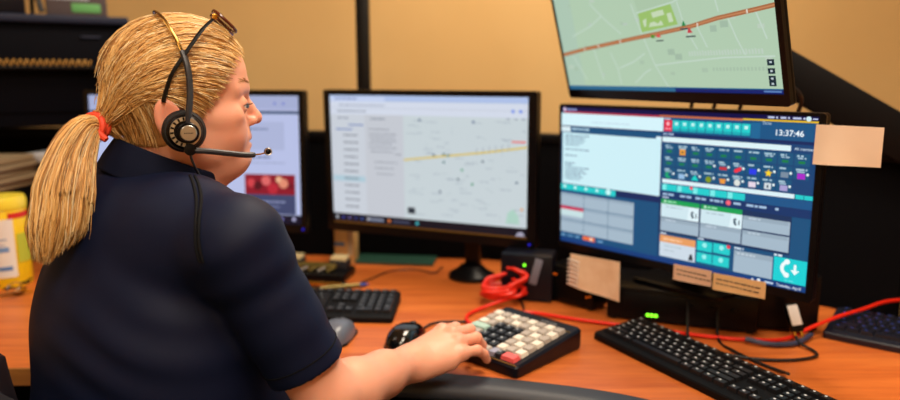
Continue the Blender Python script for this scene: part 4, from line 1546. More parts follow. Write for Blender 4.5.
def s_head(q, eyes=True):
    """q in head-local coordinates"""
    q = q.copy()
    m = q.copy(); m[:, 1] = np.abs(m[:, 1])      # mirrored side
    d = s_ell(q, (-.012, 0, .044), (.088, .073, .084))
    d = smin(d, s_ell(q, (.035, 0, .058), (.060, .060, .066)), .02)
    d = smin(d, s_ell(q, (.036, 0, -.008), (.056, .060, .070)), .022)
    # jaw
    d = smin(d, s_cap(m, (.004, .052, -.040), (.070, .016, -.062), .020, .017), .024)
    d = smin(d, s_ell(q, (.076, 0, -.058), (.021, .021, .018)), .016)
    # cheeks and cheekbones
    d = smin(d, s_ell(m, (.056, .034, -.022), (.027, .024, .028)), .016)
    d = smin(d, s_ell(m, (.050, .048, .004), (.028, .015, .014)), .016)
    # brow
    d = smin(d, s_cap(m, (.080, .012, .040), (.066, .042, .040), .011, .009), .014)
    d = smin(d, s_ell(q, (.078, 0, .044), (.0165, .018, .016)), .012)
    # muzzle
    d = smin(d, s_ell(q, (.074, 0, -.030), (.022, .026, .022)), .014)
    # eye sockets
    d = smax(d, -s_ell(m, (.094, .030, .018), (.019, .018, .0125)), .012)
    # nose
    d = smin(d, s_chain(q, [(.088, 0, .031), (.0965, 0, .014), (.1045, 0, -.0005)], [.0062, .0074, .0098], .004), .007)
    d = smin(d, s_ell(q, (.1055, 0, -.0035), (.0092, .0088, .0080)), .004)
    d = smin(d, s_ell(m, (.0955, .0115, -.0065), (.0095, .0062, .0070)), .004)
    d = smax(d, -s_ell(m, (.1005, .0062, -.0140), (.0042, .0028, .0036)), .003)
    # philtrum / lips
    d = smin(d, s_ell(q, (.0875, 0, -.0290), (.0085, .020, .0062)), .005)
    d = smin(d, s_ell(q, (.0865, 0, -.0435), (.0090, .017, .0068)), .005)
    d = smax(d, -s_ell(q, (.0975, 0, -.0365), (.0085, .024, .0014)), .0035)
    d = smax(d, -s_cap(m, (.083, .020, -.0375), (.076, .030, -.040), .0016, .001), .004)
    d = smax(d, -s_ell(q, (.099, 0, -.0525), (.008, .018, .0045)), .007)
    # nasolabial fold
    d = smax(d, -s_chain(m, [(.090, .0175, -.004), (.086, .026, -.018), (.079, .031, -.034)], [.0014, .0016, .0012]), .006)
    # eyeballs' lids
    lid = s_ball(m, (.0745, .030, .0175), .0152)
    slit = s_ell(m, (.092, .031, .0165), (.016, .014, .0030))
    lid = smax(lid, -slit, .0015)
    d = smin(d, lid, .004)
    # temples a little in, double chin and neck
    d = smax(d, -s_ell(m, (.052, .083, .030), (.030, .017, .028)), .02)
    d = smin(d, s_ell(q, (.044, 0, -.074), (.038, .036, .022)), .018)
    d = smin(d, s_cap(q, (-.012, 0, -.030), (-.030, 0, -.150), .050, .058), .024)
    d = smin(d, s_cap(q, (.030, 0, -.072), (-.002, 0, -.150), .030, .036), .025)
    # ears
    R = np.array([[.96, 0, -.28], [0, 1, 0], [.28, 0, .96]], np.float32)
    e = s_ell(m, (-.022, .081, .000), (.018, .0065, .031), R)
    e = smax(e, -s_ell(m, (-.020, .0895, .001), (.012, .008, .024), R), .004)
    e = smin(e, s_ell(m, (-.014, .074, -.002), (.012, .010, .022), R), .006)
    d = smin(d, e, .005)
    return d


def s_torso_core(p, g=0.0):
    """her trunk; g inflates (for cloth)"""
    q = p - TO
    l, f, z = q @ TL_, q @ TF, q[:, 2]
    t = np.stack([l, f, z], 1)
    d = s_ell(t, (0, .005, .56), (.205 + g, .165 + g, .17 + g))
    d = smin(d, s_ell(t, (0, .0, .72), (.205 + g, .178 + g, .17 + g)), .06)
    d = smin(d, s_ell(t, (0, -.010, .88), (.200 + g, .150 + g, .20 + g)), .06)
    d = smin(d, s_ell(t, (0, .075, .90), (.14 + g, .085 + g, .085 + g)), .04)
    # shoulder girdle
    d = smin(d, s_cap(p, tor(.0, -.028, 1.035), (SH_L + tor(0, -.02, 1.04)) / 2, .075 + g, .070 + g), .05)
    d = smin(d, s_cap(p, (SH_L + tor(0, -.02, 1.04)) / 2, SH_L, .070 + g, .056 + g), .03)
    d = smin(d, s_cap(p, tor(.0, -.028, 1.035), (SH_R + tor(0, -.02, 1.04)) / 2, .075 + g, .070 + g), .05)
    d = smin(d, s_cap(p, (SH_R + tor(0, -.02, 1.04)) / 2, SH_R, .070 + g, .054 + g), .03)
    return d


def s_body(p):
    d = np.full(len(p), .5, np.float32)
    # head region
    q = w2h(p)
    hm = (np.abs(q[:, 0]) < .16) & (np.abs(q[:, 1]) < .13) & (q[:, 2] > -.19) & (q[:, 2] < .19)
    tr_ = s_torso_core(p, -.012)
    if hm.any():
        hd_ = np.full(len(p), .5, np.float32)
        hd_[hm] = s_head(q[hm])
        hd_[~hm] = np.maximum(np.linalg.norm(q[~hm] - A(0, 0, 0), axis=1) - .14, .02)
        d = hd_
    else:
        d = np.maximum(np.linalg.norm(q, axis=1) - .14, .02)
    d = smin(d, tr_, .03)
    # right arm
    ar = s_chain(p, [SH_R, SH_R * .45 + EL_R * .55, EL_R], [.048, .043, .040], .01)
    fa = s_chain(p, [EL_R, EL_R * .72 + WR_R * .28 + A(0, 0, -.004), EL_R * .35 + WR_R * .65, WR_R], [.0405, .0425, .0345, .0262], .012)
    ar = smin(ar, fa, .012)
    near = np.linalg.norm(p - (WR_R + hd * .06), axis=1) < .16
    if near.any():
        h = np.full(len(p), .1, np.float32)
        h[near] = s_hand(p[near])
        ar = smin(ar, h, .010)
    d = smin(d, ar, .018)
    # left arm
    al = s_chain(p, [SH_L, SH_L * .5 + EL_L * .5, EL_L, EL_L * .6 + WR_L * .4, WR_L], [.048, .043, .038, .037, .026], .01)
    near = np.linalg.norm(p - WR_L, axis=1) < .24
    if near.any():
        h = np.full(len(p), .1, np.float32)
        h[near] = s_lhand(p[near])
        al = smin(al, h, .010)
    d = smin(d, al, .018)
    # legs
    for s_ in (1, -1):
        hip, kn, an = tor(.10 * s_, .03, .50), tor(.13 * s_, .44, .51), tor(.13 * s_, .40, .09)
        d = smin(d, s_chain(p, [hip, kn, an], [.080, .052, .036], .03), .03)
    return d


person = thing('person', 'seated person with blond ponytail in a navy polo shirt, right hand at the keypad', 'person', (0, 0, 0))
person.location = (0, 0, 0)
skin = mat('fair_skin', (232, 172, 142), .42, spec=.4, sss=.25, attr='Tone', bump=(420, .12, .0008))
body = sdf_mesh(s_body, (-.80, .66, .02), (.16, 1.62, 1.37), .0021, 'body', skin, person)

# skin tone variation: lips, cheeks, knuckles and forearm flush
me = body.data
n = len(me.vertices)
co = np.empty(n * 3, np.float32); me.vertices.foreach_get('co', co); co = co.reshape(-1, 3)
base = np.array(lin((226, 162, 136)), np.float32)
tone = np.tile(base, (n, 1))


def blend(mask, rgb):
    global tone
    c = np.array(lin(rgb), np.float32)
    mk = np.clip(mask, 0, 1)[:, None]
    tone = tone * (1 - mk) + c * mk


q = w2h(co)
gs = lambda c, r: np.exp(-(((q - A(*c)) / A(*r)) ** 2).sum(1))
for s_ in (1, -1):
    blend(.55 * gs((.058, .045 * s_, -.018), (.022, .02, .022)), (226, 140, 112))
    blend(.5 * gs((-.02, .086 * s_, .0), (.02, .015, .03)), (222, 120, 98))
blend(.5 * gs((.104, 0, .0), (.012, .014, .012)), (226, 138, 116))
lip = np.maximum(gs((.092, 0, -.0295), (.010, .019, .0042)), gs((.091, 0, -.0435), (.010, .017, .0052)))
blend(np.clip(lip * 1.6 - .3, 0, .8), (206, 108, 100))
kn = np.zeros(n)
for pts, rs in FING:
    for pp_ in pts[:3]:
        kn = np.maximum(kn, np.exp(-((np.linalg.norm(co - pp_, axis=1) / .012) ** 2)))
blend(.38 * kn, (224, 132, 108))
rs_ = np.random.RandomState(4)
for _ in range(26):
    t = rs_.rand()
    c = EL_R * (1 - t) + WR_R * t + (rs_.rand(3) - .5) * .06
    blend(.22 * np.exp(-((np.linalg.norm(co - c, axis=1) / .012) ** 2)), (222, 134, 108))
at = me.color_attributes.new('Tone', 'FLOAT_COLOR', 'POINT')
at.data.foreach_set('color', np.concatenate([tone, np.ones((n, 1))], 1).astype(np.float32).ravel())

from mathutils.bvhtree import BVHTree


def bvh_of(o):
    m_ = o.data
    return BVHTree.FromPolygons([v.co for v in m_.vertices], [p_.vertices for p_ in m_.polygons])


# eyes, lashes, brows
eye_w = mat('eye_white', (226, 220, 214), .15)
iris = mat('blue_grey_iris', (90, 116, 140), .2)
for s_ in (1, -1):
    c = h2w((.0738, .030 * s_, .0170))
    R3 = Matrix(HR.tolist()).to_4x4()
    MB().ball(c, .0136, 14).build('eyeball', eye_w, person)
    MB().ball(h2w((.0850, .030 * s_, .0165)), .0060, 10, mtx=R3, sc=(1, 1, 1)).build('iris', iris, person)
    lash = MB()
    for k in range(16):
        a = (k - 7.5) / 7.5
        y = .031 * s_ + a * .0125
        x = .0885 - .0085 * a * a
        p0 = h2w((x, y, .0190 - .0015 * a * a)); p1 = h2w((x + .0055, y + a * .001, .0185)); p2 = h2w((x + .008, y + a * .002, .0205))
        lash.tube([p0, p1, p2], [.0004, .0003, .00012], 4)
    lash.build('eyelashes', mat('lash_brown', (70, 48, 36), .6), person)
    brow = MB()
    bb_ = bvh_of(body) if s_ == 1 else bb_
    for k in range(46):
        t = .12 + .8 * rs_.rand()
        y = s_ * (.012 + .036 * t)
        z = .0465 + .006 * math.sin(PI * t * .8) + (rs_.rand() - .5) * .005
        x = .0955 - .010 * t - (.9 * (t - .1) ** 2) * .018
        p0 = A(x, y, z); dvec = A(-.002, s_ * .007, .001 + .002 * rs_.rand())
        bp_ = []
        for q0 in (p0, p0 + dvec * .6, p0 + dvec):
            loc, nr, i_, dd = bb_.find_nearest(Vector([float(c_) for c_ in h2w(q0)]))
            bp_.append(loc + nr * .0003)
        brow.tube(bp_, [.00035, .0003, .0001], 4)
    brow.build('eyebrow', mat('eyebrow_blond', (196, 148, 104), .6), person)

# ------------------------------------------------------------------ navy polo shirt
CF_C = SH_R * .22 + EL_R * .78 + A(.0, .0, .0)          # cuff centre
ARM_AX = (EL_R - SH_R) / np.linalg.norm(EL_R - SH_R)
AL_AX = (EL_L - SH_L) / np.linalg.norm(EL_L - SH_L)
CF_L = SH_L * .25 + EL_L * .75


def folds(p):
    """cloth folds: diagonal pulls from the right armpit across the back, ripples at the waist"""
    q = p - TO
    l, f, z = q @ TL_, q @ TF, q[:, 2]
    w = np.exp(-(((l + .13) / .09) ** 2 + ((z - .92) / .075) ** 2))
    d = .0020 * w * np.sin((z * 1.0 - l * .35) * 120 + 1.5 * np.sin(l * 23))
    w2 = np.exp(-(((z - .80) / .07) ** 2))
    d += .0010 * w2 * np.sin(z * 40 + l * 26 + 2.0 * np.sin(l * 11 + z * 13))
    w3 = np.exp(-((l / .12) ** 2 + ((z - 1.0) / .07) ** 2))
    d += .0022 * w3 * np.sin(l * 60 + z * 30)
    return d


def s_collar(p):
    q = w2h(p)
    # tilted ring around the neck
    c0 = A(-.028, 0, -.075)
    nrm = A(.40, 0, .917); nrm = nrm / np.linalg.norm(nrm)
    e1 = A(nrm[2], 0, -nrm[0]); e2 = A(0, 1, 0)
    r = q - c0
    u, v, h = r @ e1, r @ e2, r @ nrm
    rad = np.sqrt((u / 1.06) ** 2 + (v / 1.0) ** 2)
    hh = h + .004
    tgt = .0735 + .004 * np.clip(-hh / .03, -1, 1.5) - .10 * np.clip(hh, 0, .1)
    d = np.abs(rad - tgt) - .0032
    return smax(d, np.abs(hh - .004) - .024, .003)


def s_shirt(p):
    d = s_torso_core(p, .006)
    d = d + folds(p)
    # sleeves
    sl = s_chain(p, [SH_R, SH_R * .5 + EL_R * .5, SH_R * .16 + EL_R * .84], [.058, .053, .053], .01)
    q = p - SH_R
    ax = q @ ARM_AX
    side = q @ np.cross(ARM_AX, A(1, 0, 0)).astype(np.float32)
    sl = sl + .0016 * np.sin(side * 75 + ax * 16) * np.clip(ax / .2, 0, 1) + .0025 * np.exp(-((ax - .03) / .05) ** 2) * np.sin(ax * 120)
    inner = s_cap(p, SH_R * .4 + EL_R * .6, EL_R + ARM_AX * .05, .0475, .0478)
    sl = smax(sl, -inner, .002)
    cut = (p - CF_C) @ ARM_AX
    sl = smax(sl, cut, .0015)
    d = smin(d, sl, .022)
    sl = s_chain(p, [SH_L, SH_L * .5 + EL_L * .5, SH_L * .16 + EL_L * .84], [.060, .053, .054], .01)
    sl = smax(sl, -s_cap(p, SH_L * .4 + EL_L * .6, EL_L + AL_AX * .05, .0475, .048), .002)
    sl = smax(sl, (p - CF_L) @ AL_AX, .0015)
    d = smin(d, sl, .022)
    # neck hole
    q = w2h(p)
    d = smax(d, -s_cap(q, (-.014, 0, .02), (-.038, 0, -.115), .062, .062), .006)
    # lower hem
    d = smax(d, .47 - p[:, 2], .004)
    return d


navy = mat('navy_knit_cloth', (8, 18, 46), .6, spec=.2, bump=(1400, .25, .0006))
navy_dk = mat('black_trim_cloth', (7, 8, 14), .85, spec=.2)
shirt = sdf_mesh(s_shirt, (-.80, .66, .44), (-.04, 1.36, 1.17), .0030, 'polo_shirt', navy, person)
collar = sdf_mesh(s_collar, (-.55, .86, 1.02), (-.26, 1.16, 1.21), .0018, 'shirt_collar', mat('navy_collar_cloth', (8, 15, 38), .8, spec=.15, bump=(1400, .3, .0006)), person)



sb_ = bvh_of(shirt)


def project(pts, direction_from):
    out = []
    for p_ in pts:
        loc, nr, i, dd = sb_.find_nearest(Vector(p_))
        out.append(loc + nr * .0006)
    return out


# raglan seam over the shoulder blade, and the cuff stitching
sp_ = [Vector(v) for v in [(-0.338, 0.9019, 1.1232), (-0.3191, 0.8646, 1.1107), (-0.3052, 0.8291, 1.0944), (-0.2998, 0.8074, 1.0767), (-0.2974, 0.7976, 1.0595), (-0.2923, 0.7924, 1.0366)]]
if len(sp_) > 2:
    for off in (0, .006):
        pts = [Vector(p_) + Vector((off, off * .2, 0)) for p_ in smooth_path(sp_, 6)]
        MB().tube(project(pts, None), .0021, 6).build('raglan_seam', navy_dk, person)
# cuff hem stitch ring
e1 = np.cross(ARM_AX, A(0, 0, 1)); e1 /= np.linalg.norm(e1); e2 = np.cross(ARM_AX, e1)
for off, nm in ((.020, 'cuff_stitch'),):
    ring = []
    for k in range(40):
        a = 2 * PI * k / 40
        p_ = CF_C - ARM_AX * off + (e1 * math.cos(a) + e2 * math.sin(a)) * .06
        loc, nr, i, dd = sb_.find_nearest(Vector([float(x) for x in p_]))
        ring.append(loc + nr * .0003)
    MB().tube(ring, .0009, 5, closed=True).build(nm, navy_dk, person)

# ------------------------------------------------------------------ trousers and shoes
def s_trou(p):
    d = np.full(len(p), .5, np.float32)
    q = p - TO
    t = np.stack([q @ TL_, q @ TF, q[:, 2]], 1)
    d = s_ell(t, (0, .005, .52), (.205, .165, .13))
    for s_ in (1, -1):
        hip, kn, an = tor(.10 * s_, .03, .50), tor(.13 * s_, .44, .51), tor(.13 * s_, .40, .10)
        d = smin(d, s_chain(p, [hip, kn, an], [.094, .068, .056], .03), .03)
    d = smax(d, p[:, 2] - .60, .01)
    d = smax(d, .10 - p[:, 2], .004)
    return d


sdf_mesh(s_trou, (-.80, .66, .05), (.16, 1.62, .66), .006, 'trousers', mat('dark_trousers', (18, 20, 30), .85), person)
for s_ in (1, -1):
    an = tor(.13 * s_, .40, 0)

    def s_shoe(p, an=an):
        q = p - an
        t = np.stack([q @ TL_, q @ TF, q[:, 2]], 1)
        d = s_ell(t, (0, .055, .045), (.046, .135, .045))
        d = smin(d, s_cap(t, (0, 0, .05), (0, 0, .10), .045, .045), .03)
        return smax(d, .004 - t[:, 2], .003)
    sdf_mesh(s_shoe, (an[0] - .2, an[1] - .2, -.01), (an[0] + .25, an[1] + .25, .16), .006, 'shoe', M['black'], person)
# ------------------------------------------------------------------ hair
TIE = A(-.106, -.022, -.007)         # where the ponytail is gathered (head-local)


def s_skull(q):
    d = s_ell(q, (-.008, 0, .044), (.080, .072, .084))
    d = smin(d, s_ell(q, (.034, 0, .052), (.058, .058, .060)), .02)
    d = smin(d, s_cap(q, (-.012, 0, -.030), (-.030, 0, -.100), .050, .054), .024)
    return d


def s_hairvol(q, g=.0):
    d = s_skull(q) - (.0075 + g)
    # fullness at the crown and back, gathering to the tie
    d = smin(d, s_ell(q, (.018, 0, .066), (.068 + g, .062 + g, .070 + g)), .02)
    d = smin(d, s_cap(q, (-.040, 0, .036), TIE + A(.018, .004, 0), .038 + g, .009 + g), .03)
    # front boundary, ear opening, nape boundary
    fr = q[:, 0] - (.026 + np.clip(q[:, 2] - .012, -.05, .2) * .74)
    d2 = smax(d, fr * .80, .012)
    nape = (-.038 + .25 * np.clip(-.05 - q[:, 0], 0, .1)) - q[:, 2]
    d2 = smax(d2, nape, .010)
    m = q.copy(); m[:, 1] = np.abs(m[:, 1])
    d2 = smax(d2, -s_ell(m, (-.012, .088, -.010), (.030, .030, .034)), .008)
    return d2


def hv_world(p): return s_hairvol(w2h(p), -.002)


hair_m = mat('blond_hair', (200, 150, 90), .42, spec=.45, attr='Tone')
under_m = mat('blond_under_hair', (186, 134, 76), .6)
cap = sdf_mesh(hv_world, (-.56, .84, 1.11), (-.24, 1.17, 1.37), .0026, 'hair_mass', under_m, person)

NR = np.random.RandomState(12)
CEN = A(-.012, 0, .045)


def surf_r(dirs, extra=0.0):
    """march outward from the head centre to the hair-volume surface (ignoring its borders)"""
    def f(q):
        d = s_skull(q) - .0075
        d = smin(d, s_ell(q, (.018, 0, .066), (.068, .062, .070)), .02)
        return smin(d, s_cap(q, (-.040, 0, .036), TIE + A(.018, .004, 0), .038, .009), .03)
    t = np.full(len(dirs), .22, np.float32)
    for _ in range(28):
        t -= f(CEN + dirs * t[:, None]) * .85
    return t + extra


def unit(v): return v / np.linalg.norm(v, axis=-1, keepdims=True)


def strands_mesh(name, P, R, tones, sides=3):
    """P (S,K,3) world points, R (S,K) radii, tones (S,3)"""
    S, K, _ = P.shape
    T = np.gradient(P, axis=1); T = unit(T + 1e-9)
    ref = np.zeros_like(T); ref[..., 2] = 1
    bad = np.abs(T[..., 2]) > .92
    ref[bad] = (1, 0, 0)
    a = unit(np.cross(T, ref)); b = np.cross(a, T)
    V = []
    for j in range(sides):
        an = 2 * PI * j / sides
        V.append(P + (a * math.cos(an) + b * math.sin(an)) * R[..., None])
    V = np.stack(V, 2)                       # S,K,sides,3
    idx = np.arange(S * K * sides).reshape(S, K, sides)
    q = []
    for j in range(sides):
        j2 = (j + 1) % sides
        q.append(np.stack([idx[:, :-1, j], idx[:, :-1, j2], idx[:, 1:, j2], idx[:, 1:, j]], -1).reshape(-1, 4))
    Q = np.concatenate(q)
    me = bpy.data.meshes.new(name)
    Vf = V.reshape(-1, 3).astype(np.float32)
    me.vertices.add(len(Vf)); me.vertices.foreach_set('co', Vf.ravel())
    me.loops.add(len(Q) * 4); me.loops.foreach_set('vertex_index', Q.astype(np.int32).ravel())
    me.polygons.add(len(Q)); me.polygons.foreach_set('loop_start', np.arange(0, len(Q) * 4, 4, dtype=np.int32))
    me.polygons.foreach_set('use_smooth', np.ones(len(Q), bool))
    me.update(calc_edges=True)
    at = me.color_attributes.new('Tone', 'FLOAT_COLOR', 'POINT')
    col = np.repeat(tones[:, None, :], K * sides, 1).reshape(-1, 3)
    at.data.foreach_set('color', np.concatenate([col, np.ones((len(col), 1))], 1).astype(np.float32).ravel())
    me.materials.append(hair_m)
    o = bpy.data.objects.new(name, me)
    C.objects.link(o); o.parent = person
    return o


PAL = np.array([lin(c) for c in ((236, 194, 128), (218, 168, 98), (188, 134, 70), (248, 220, 164), (142, 94, 46), (228, 180, 110), (255, 238, 198))], np.float32)
PW = np.array([.24, .22, .16, .12, .08, .12, .06])


def tones_for(S, light=None):
    k = NR.choice(len(PAL), S, p=PW)
    t = PAL[k] * NR.uniform(.88, 1.1, (S, 1)).astype(np.float32)
    return t


# roots over the scalp
S0 = 10000
u = unit(NR.normal(size=(S0 * 4, 3))).astype(np.float32)
r = surf_r(u)
pt = CEN + u * r[:, None]
frb = pt[:, 0] - (.030 + np.clip(pt[:, 2] - .012, -.05, .2) * .74)
mabs = np.abs(pt[:, 1])
ok = (frb < 0) & (pt[:, 2] > -.040) & ~((((pt[:, 0] + .012) / .030) ** 2 + ((pt[:, 2] + .010) / .036) ** 2 < 1) & (mabs > .05))
# bias towards the front hairline so strands start there
w = np.exp(frb[ok] / .035) + .25
cand = u[ok]
sel = NR.choice(len(cand), S0, p=w / w.sum(), replace=True)
rd_ = unit(cand[sel] + NR.normal(size=(S0, 3)).astype(np.float32) * .015)
tdir = unit((TIE - CEN)[None])[0]
K = 16
ts = np.linspace(0, 1, K, dtype=np.float32)
end = unit(tdir[None] + NR.normal(size=(S0, 3)).astype(np.float32) * .07)
way = np.stack([np.full(S0, -.35) + rd_[:, 0] * .25, rd_[:, 1] * 1.15, np.maximum(rd_[:, 2], -.05) * .75 + .22], 1).astype(np.float32)
way = unit(way + NR.normal(size=(S0, 3)).astype(np.float32) * .04)
tq = ts[None, :, None]
D = (1 - tq) ** 2 * rd_[:, None] + 2 * tq * (1 - tq) * way[:, None] * 1.15 + tq ** 2 * end[:, None]
wob = NR.normal(size=(S0, 1, 3)).astype(np.float32) * .022 * np.sin(ts * PI * NR.uniform(.7, 2.2, (S0, 1)))[..., None]
D = unit(D + wob)
rr_ = surf_r(D.reshape(-1, 3)).reshape(S0, K)
offs = NR.uniform(-.0015, .0035, (S0, 1)) + .003 * np.sin(ts[None] * PI) * NR.rand(S0, 1)
# strand clumping gives gentle locks
P = CEN + D * (rr_ + offs)[..., None]
lock = np.sin(D[..., 0] * 34 + D[..., 2] * 26 + 2.0 * np.sin(D[..., 1] * 9)) * .0010
P = P + D * lock[..., None]
# converge on the tie
bl = np.clip((ts - .74) / .26, 0, 1)[None, :, None] ** 1.2
tp = TIE + NR.normal(size=(S0, 1, 3)).astype(np.float32) * A(.003, .006, .006)
P = P * (1 - bl) + tp * bl
rad = (NR.uniform(.00035, .00070, (S0, 1)) * (1 - .5 * (1 - np.minimum(ts / .12, 1)))[None]).astype(np.float32)
strands_mesh('head_hair', h2w(P.reshape(-1, 3)).reshape(S0, K, 3), rad, tones_for(S0))['kind'] = 'stuff'

# flyaways and fine temple wisps
S1 = 300
u1 = unit(cand[NR.choice(len(cand), S1)] + NR.normal(size=(S1, 3)).astype(np.float32) * .05)
t2 = np.linspace(0, .7, 12, dtype=np.float32)[None, :, None]
way1 = unit(np.stack([u1[:, 0] * .2 - .35, u1[:, 1] * 1.2, np.maximum(u1[:, 2], 0) * .8 + .25], 1))
D = (1 - t2) ** 2 * u1[:, None] + 2 * t2 * (1 - t2) * way1[:, None] + t2 ** 2 * tdir
D = unit(D + NR.normal(size=(S1, 1, 3)).astype(np.float32) * .10 * np.linspace(0, 1, 12)[None, :, None])
rr_ = surf_r(D.reshape(-1, 3)).reshape(S1, 12) + .003 + .010 * np.linspace(0, 1, 12)[None] * NR.rand(S1, 1)
P = CEN + D * rr_[..., None]
strands_mesh('stray_hair', h2w(P.reshape(-1, 3)).reshape(S1, 12, 3), np.full((S1, 12), .00035, np.float32), tones_for(S1))['kind'] = 'stuff'

# ponytail: guide in world space
tieW = h2w(TIE)
GUIDE = [A(0, 0, 0), A(-.474, .915, 1.184), A(-.483, .893, 1.153), A(-.484, .868, 1.112), A(-.483, .852, 1.075), A(-.489, .846, 1.045), A(-.496, .842, 1.020)]
GUIDE[0] = tieW
gp = np.array([list(v) for v in smooth_path([[float(c) for c in g] for g in GUIDE], 4)], np.float32)
KG = len(gp)
Tg = unit(np.gradient(gp, axis=0))
# cross axes: e_a across the back (visible width), e_b along the sight line
sight = unit((gp - A(0, 0, 1.25)))
ea = unit(np.cross(Tg, sight)); eb = unit(np.cross(ea, Tg))
S2 = 3600
tt = np.linspace(0, 1, KG, dtype=np.float32)
wid = np.interp(tt, [0, .06, .25, .5, .75, 1], [.0095, .0125, .025, .036, .036, .020])
dep = np.interp(tt, [0, .1, .5, 1], [.009, .013, .019, .014])
ang = NR.rand(S2) * 2 * PI
rr0 = np.sqrt(NR.rand(S2)) * .75 + .25 * NR.rand(S2)
ca, cb = (np.cos(ang) * rr0)[:, None], (np.sin(ang) * rr0)[:, None]
length = np.clip(1 - np.abs(NR.normal(size=S2)) * .12 - .42 * np.clip(ca[:, 0] + .15, 0, 1) * NR.uniform(.5, 1, S2), .40, 1.0)
ks = np.linspace(0, 1, 22, dtype=np.float32)
P = np.empty((S2, 22, 3), np.float32)
ph = NR.rand(S2, 1) * 2 * PI
for i, k in enumerate(ks):
    tk = k * length
    x = tk * (KG - 1)
    i0 = np.clip(x.astype(int), 0, KG - 2); fr_ = (x - i0)[:, None]
    g0 = gp[i0] * (1 - fr_) + gp[i0 + 1] * fr_
    a0 = ea[i0] * (1 - fr_) + ea[i0 + 1] * fr_
    b0 = eb[i0] * (1 - fr_) + eb[i0 + 1] * fr_
    w0 = np.interp(tk, tt, wid)[:, None]; d0 = np.interp(tk, tt, dep)[:, None]
    wv = .0035 * np.sin(ph + tk[:, None] * 9 + ca * 5) * tk[:, None]
    P[:, i] = g0 + a0 * (ca * w0 + wv) + b0 * (cb * d0)
rad = np.full((S2, 22), .00065, np.float32) * NR.uniform(.7, 1.3, (S2, 1)).astype(np.float32)
rad[:, -3:] *= np.array([.8, .55, .25])
strands_mesh('ponytail', P, rad, tones_for(S2))['kind'] = 'stuff'
# hidden core so the tail reads solid
core = MB().tube([Vector([float(c) for c in g]) for g in gp[:-9]], [float(min(w_, d_) * .5) for w_, d_ in zip(wid, dep)][:-9], 10)
core.build('ponytail_core', under_m, person)

# red hair tie
tieband = mat('coral_red_band', (232, 74, 44), .6, bump=(300, .3, .001))
tg = unit((gp[2] - gp[0])[None])[0]
q_ = Vector((0, 0, 1)).rotation_difference(Vector([float(c) for c in tg])).to_matrix().to_4x4()
hb_ = MB()
for off, rr3, tl in ((.003, .0150, 6), (.0115, .0140, -8)):
    cen = tieW + tg * off
    Mx_ = Matrix.Translation([float(c) for c in cen]) @ q_ @ rotm('X', tl)
    ring = [Mx_ @ Vector((rr3 * math.cos(2 * PI * i / 24), rr3 * math.sin(2 * PI * i / 24), 0)) for i in range(24)]
    hb_.tube(ring, .0048, 8, closed=True)
tieo = hb_.build('hair_tie', tieband, person)
e0 = Vector([float(c) for c in h2w(TIE + A(-.004, -.016, -.004))])
MB().tube([e0, e0 + Vector((.006, -.003, -.006)), e0 + Vector((.015, -.004, -.013))], [.005, .0055, .004], 8).build('tie_end', tieband, person)

# ------------------------------------------------------------------ headset
hs_t = thing('headset', 'black single boom headset with silver ear cup worn over blond hair', 'headset', (0, 0, 0))


def H(x, y, z): return Vector([float(c) for c in h2w((x, y, z))])


R3 = Matrix(HR.tolist()).to_4x4()
gold_b = mat('bronze_band', (150, 110, 50), .22, 1.0)
cushion = mat('black_ear_cushion', (10, 12, 18), .6, bump=(200, .3, .001))


def disc(mb, c, prof, tilt=0, mi=0, n=40):
    """lathe whose axis points out of her right ear (local -Y)"""
    Mx_ = Matrix.Translation(H(*c)) @ R3 @ rotm('X', 90) @ rotm('Y', tilt)
    mb.lathe(prof, n, mi, Mx_)
    return mb


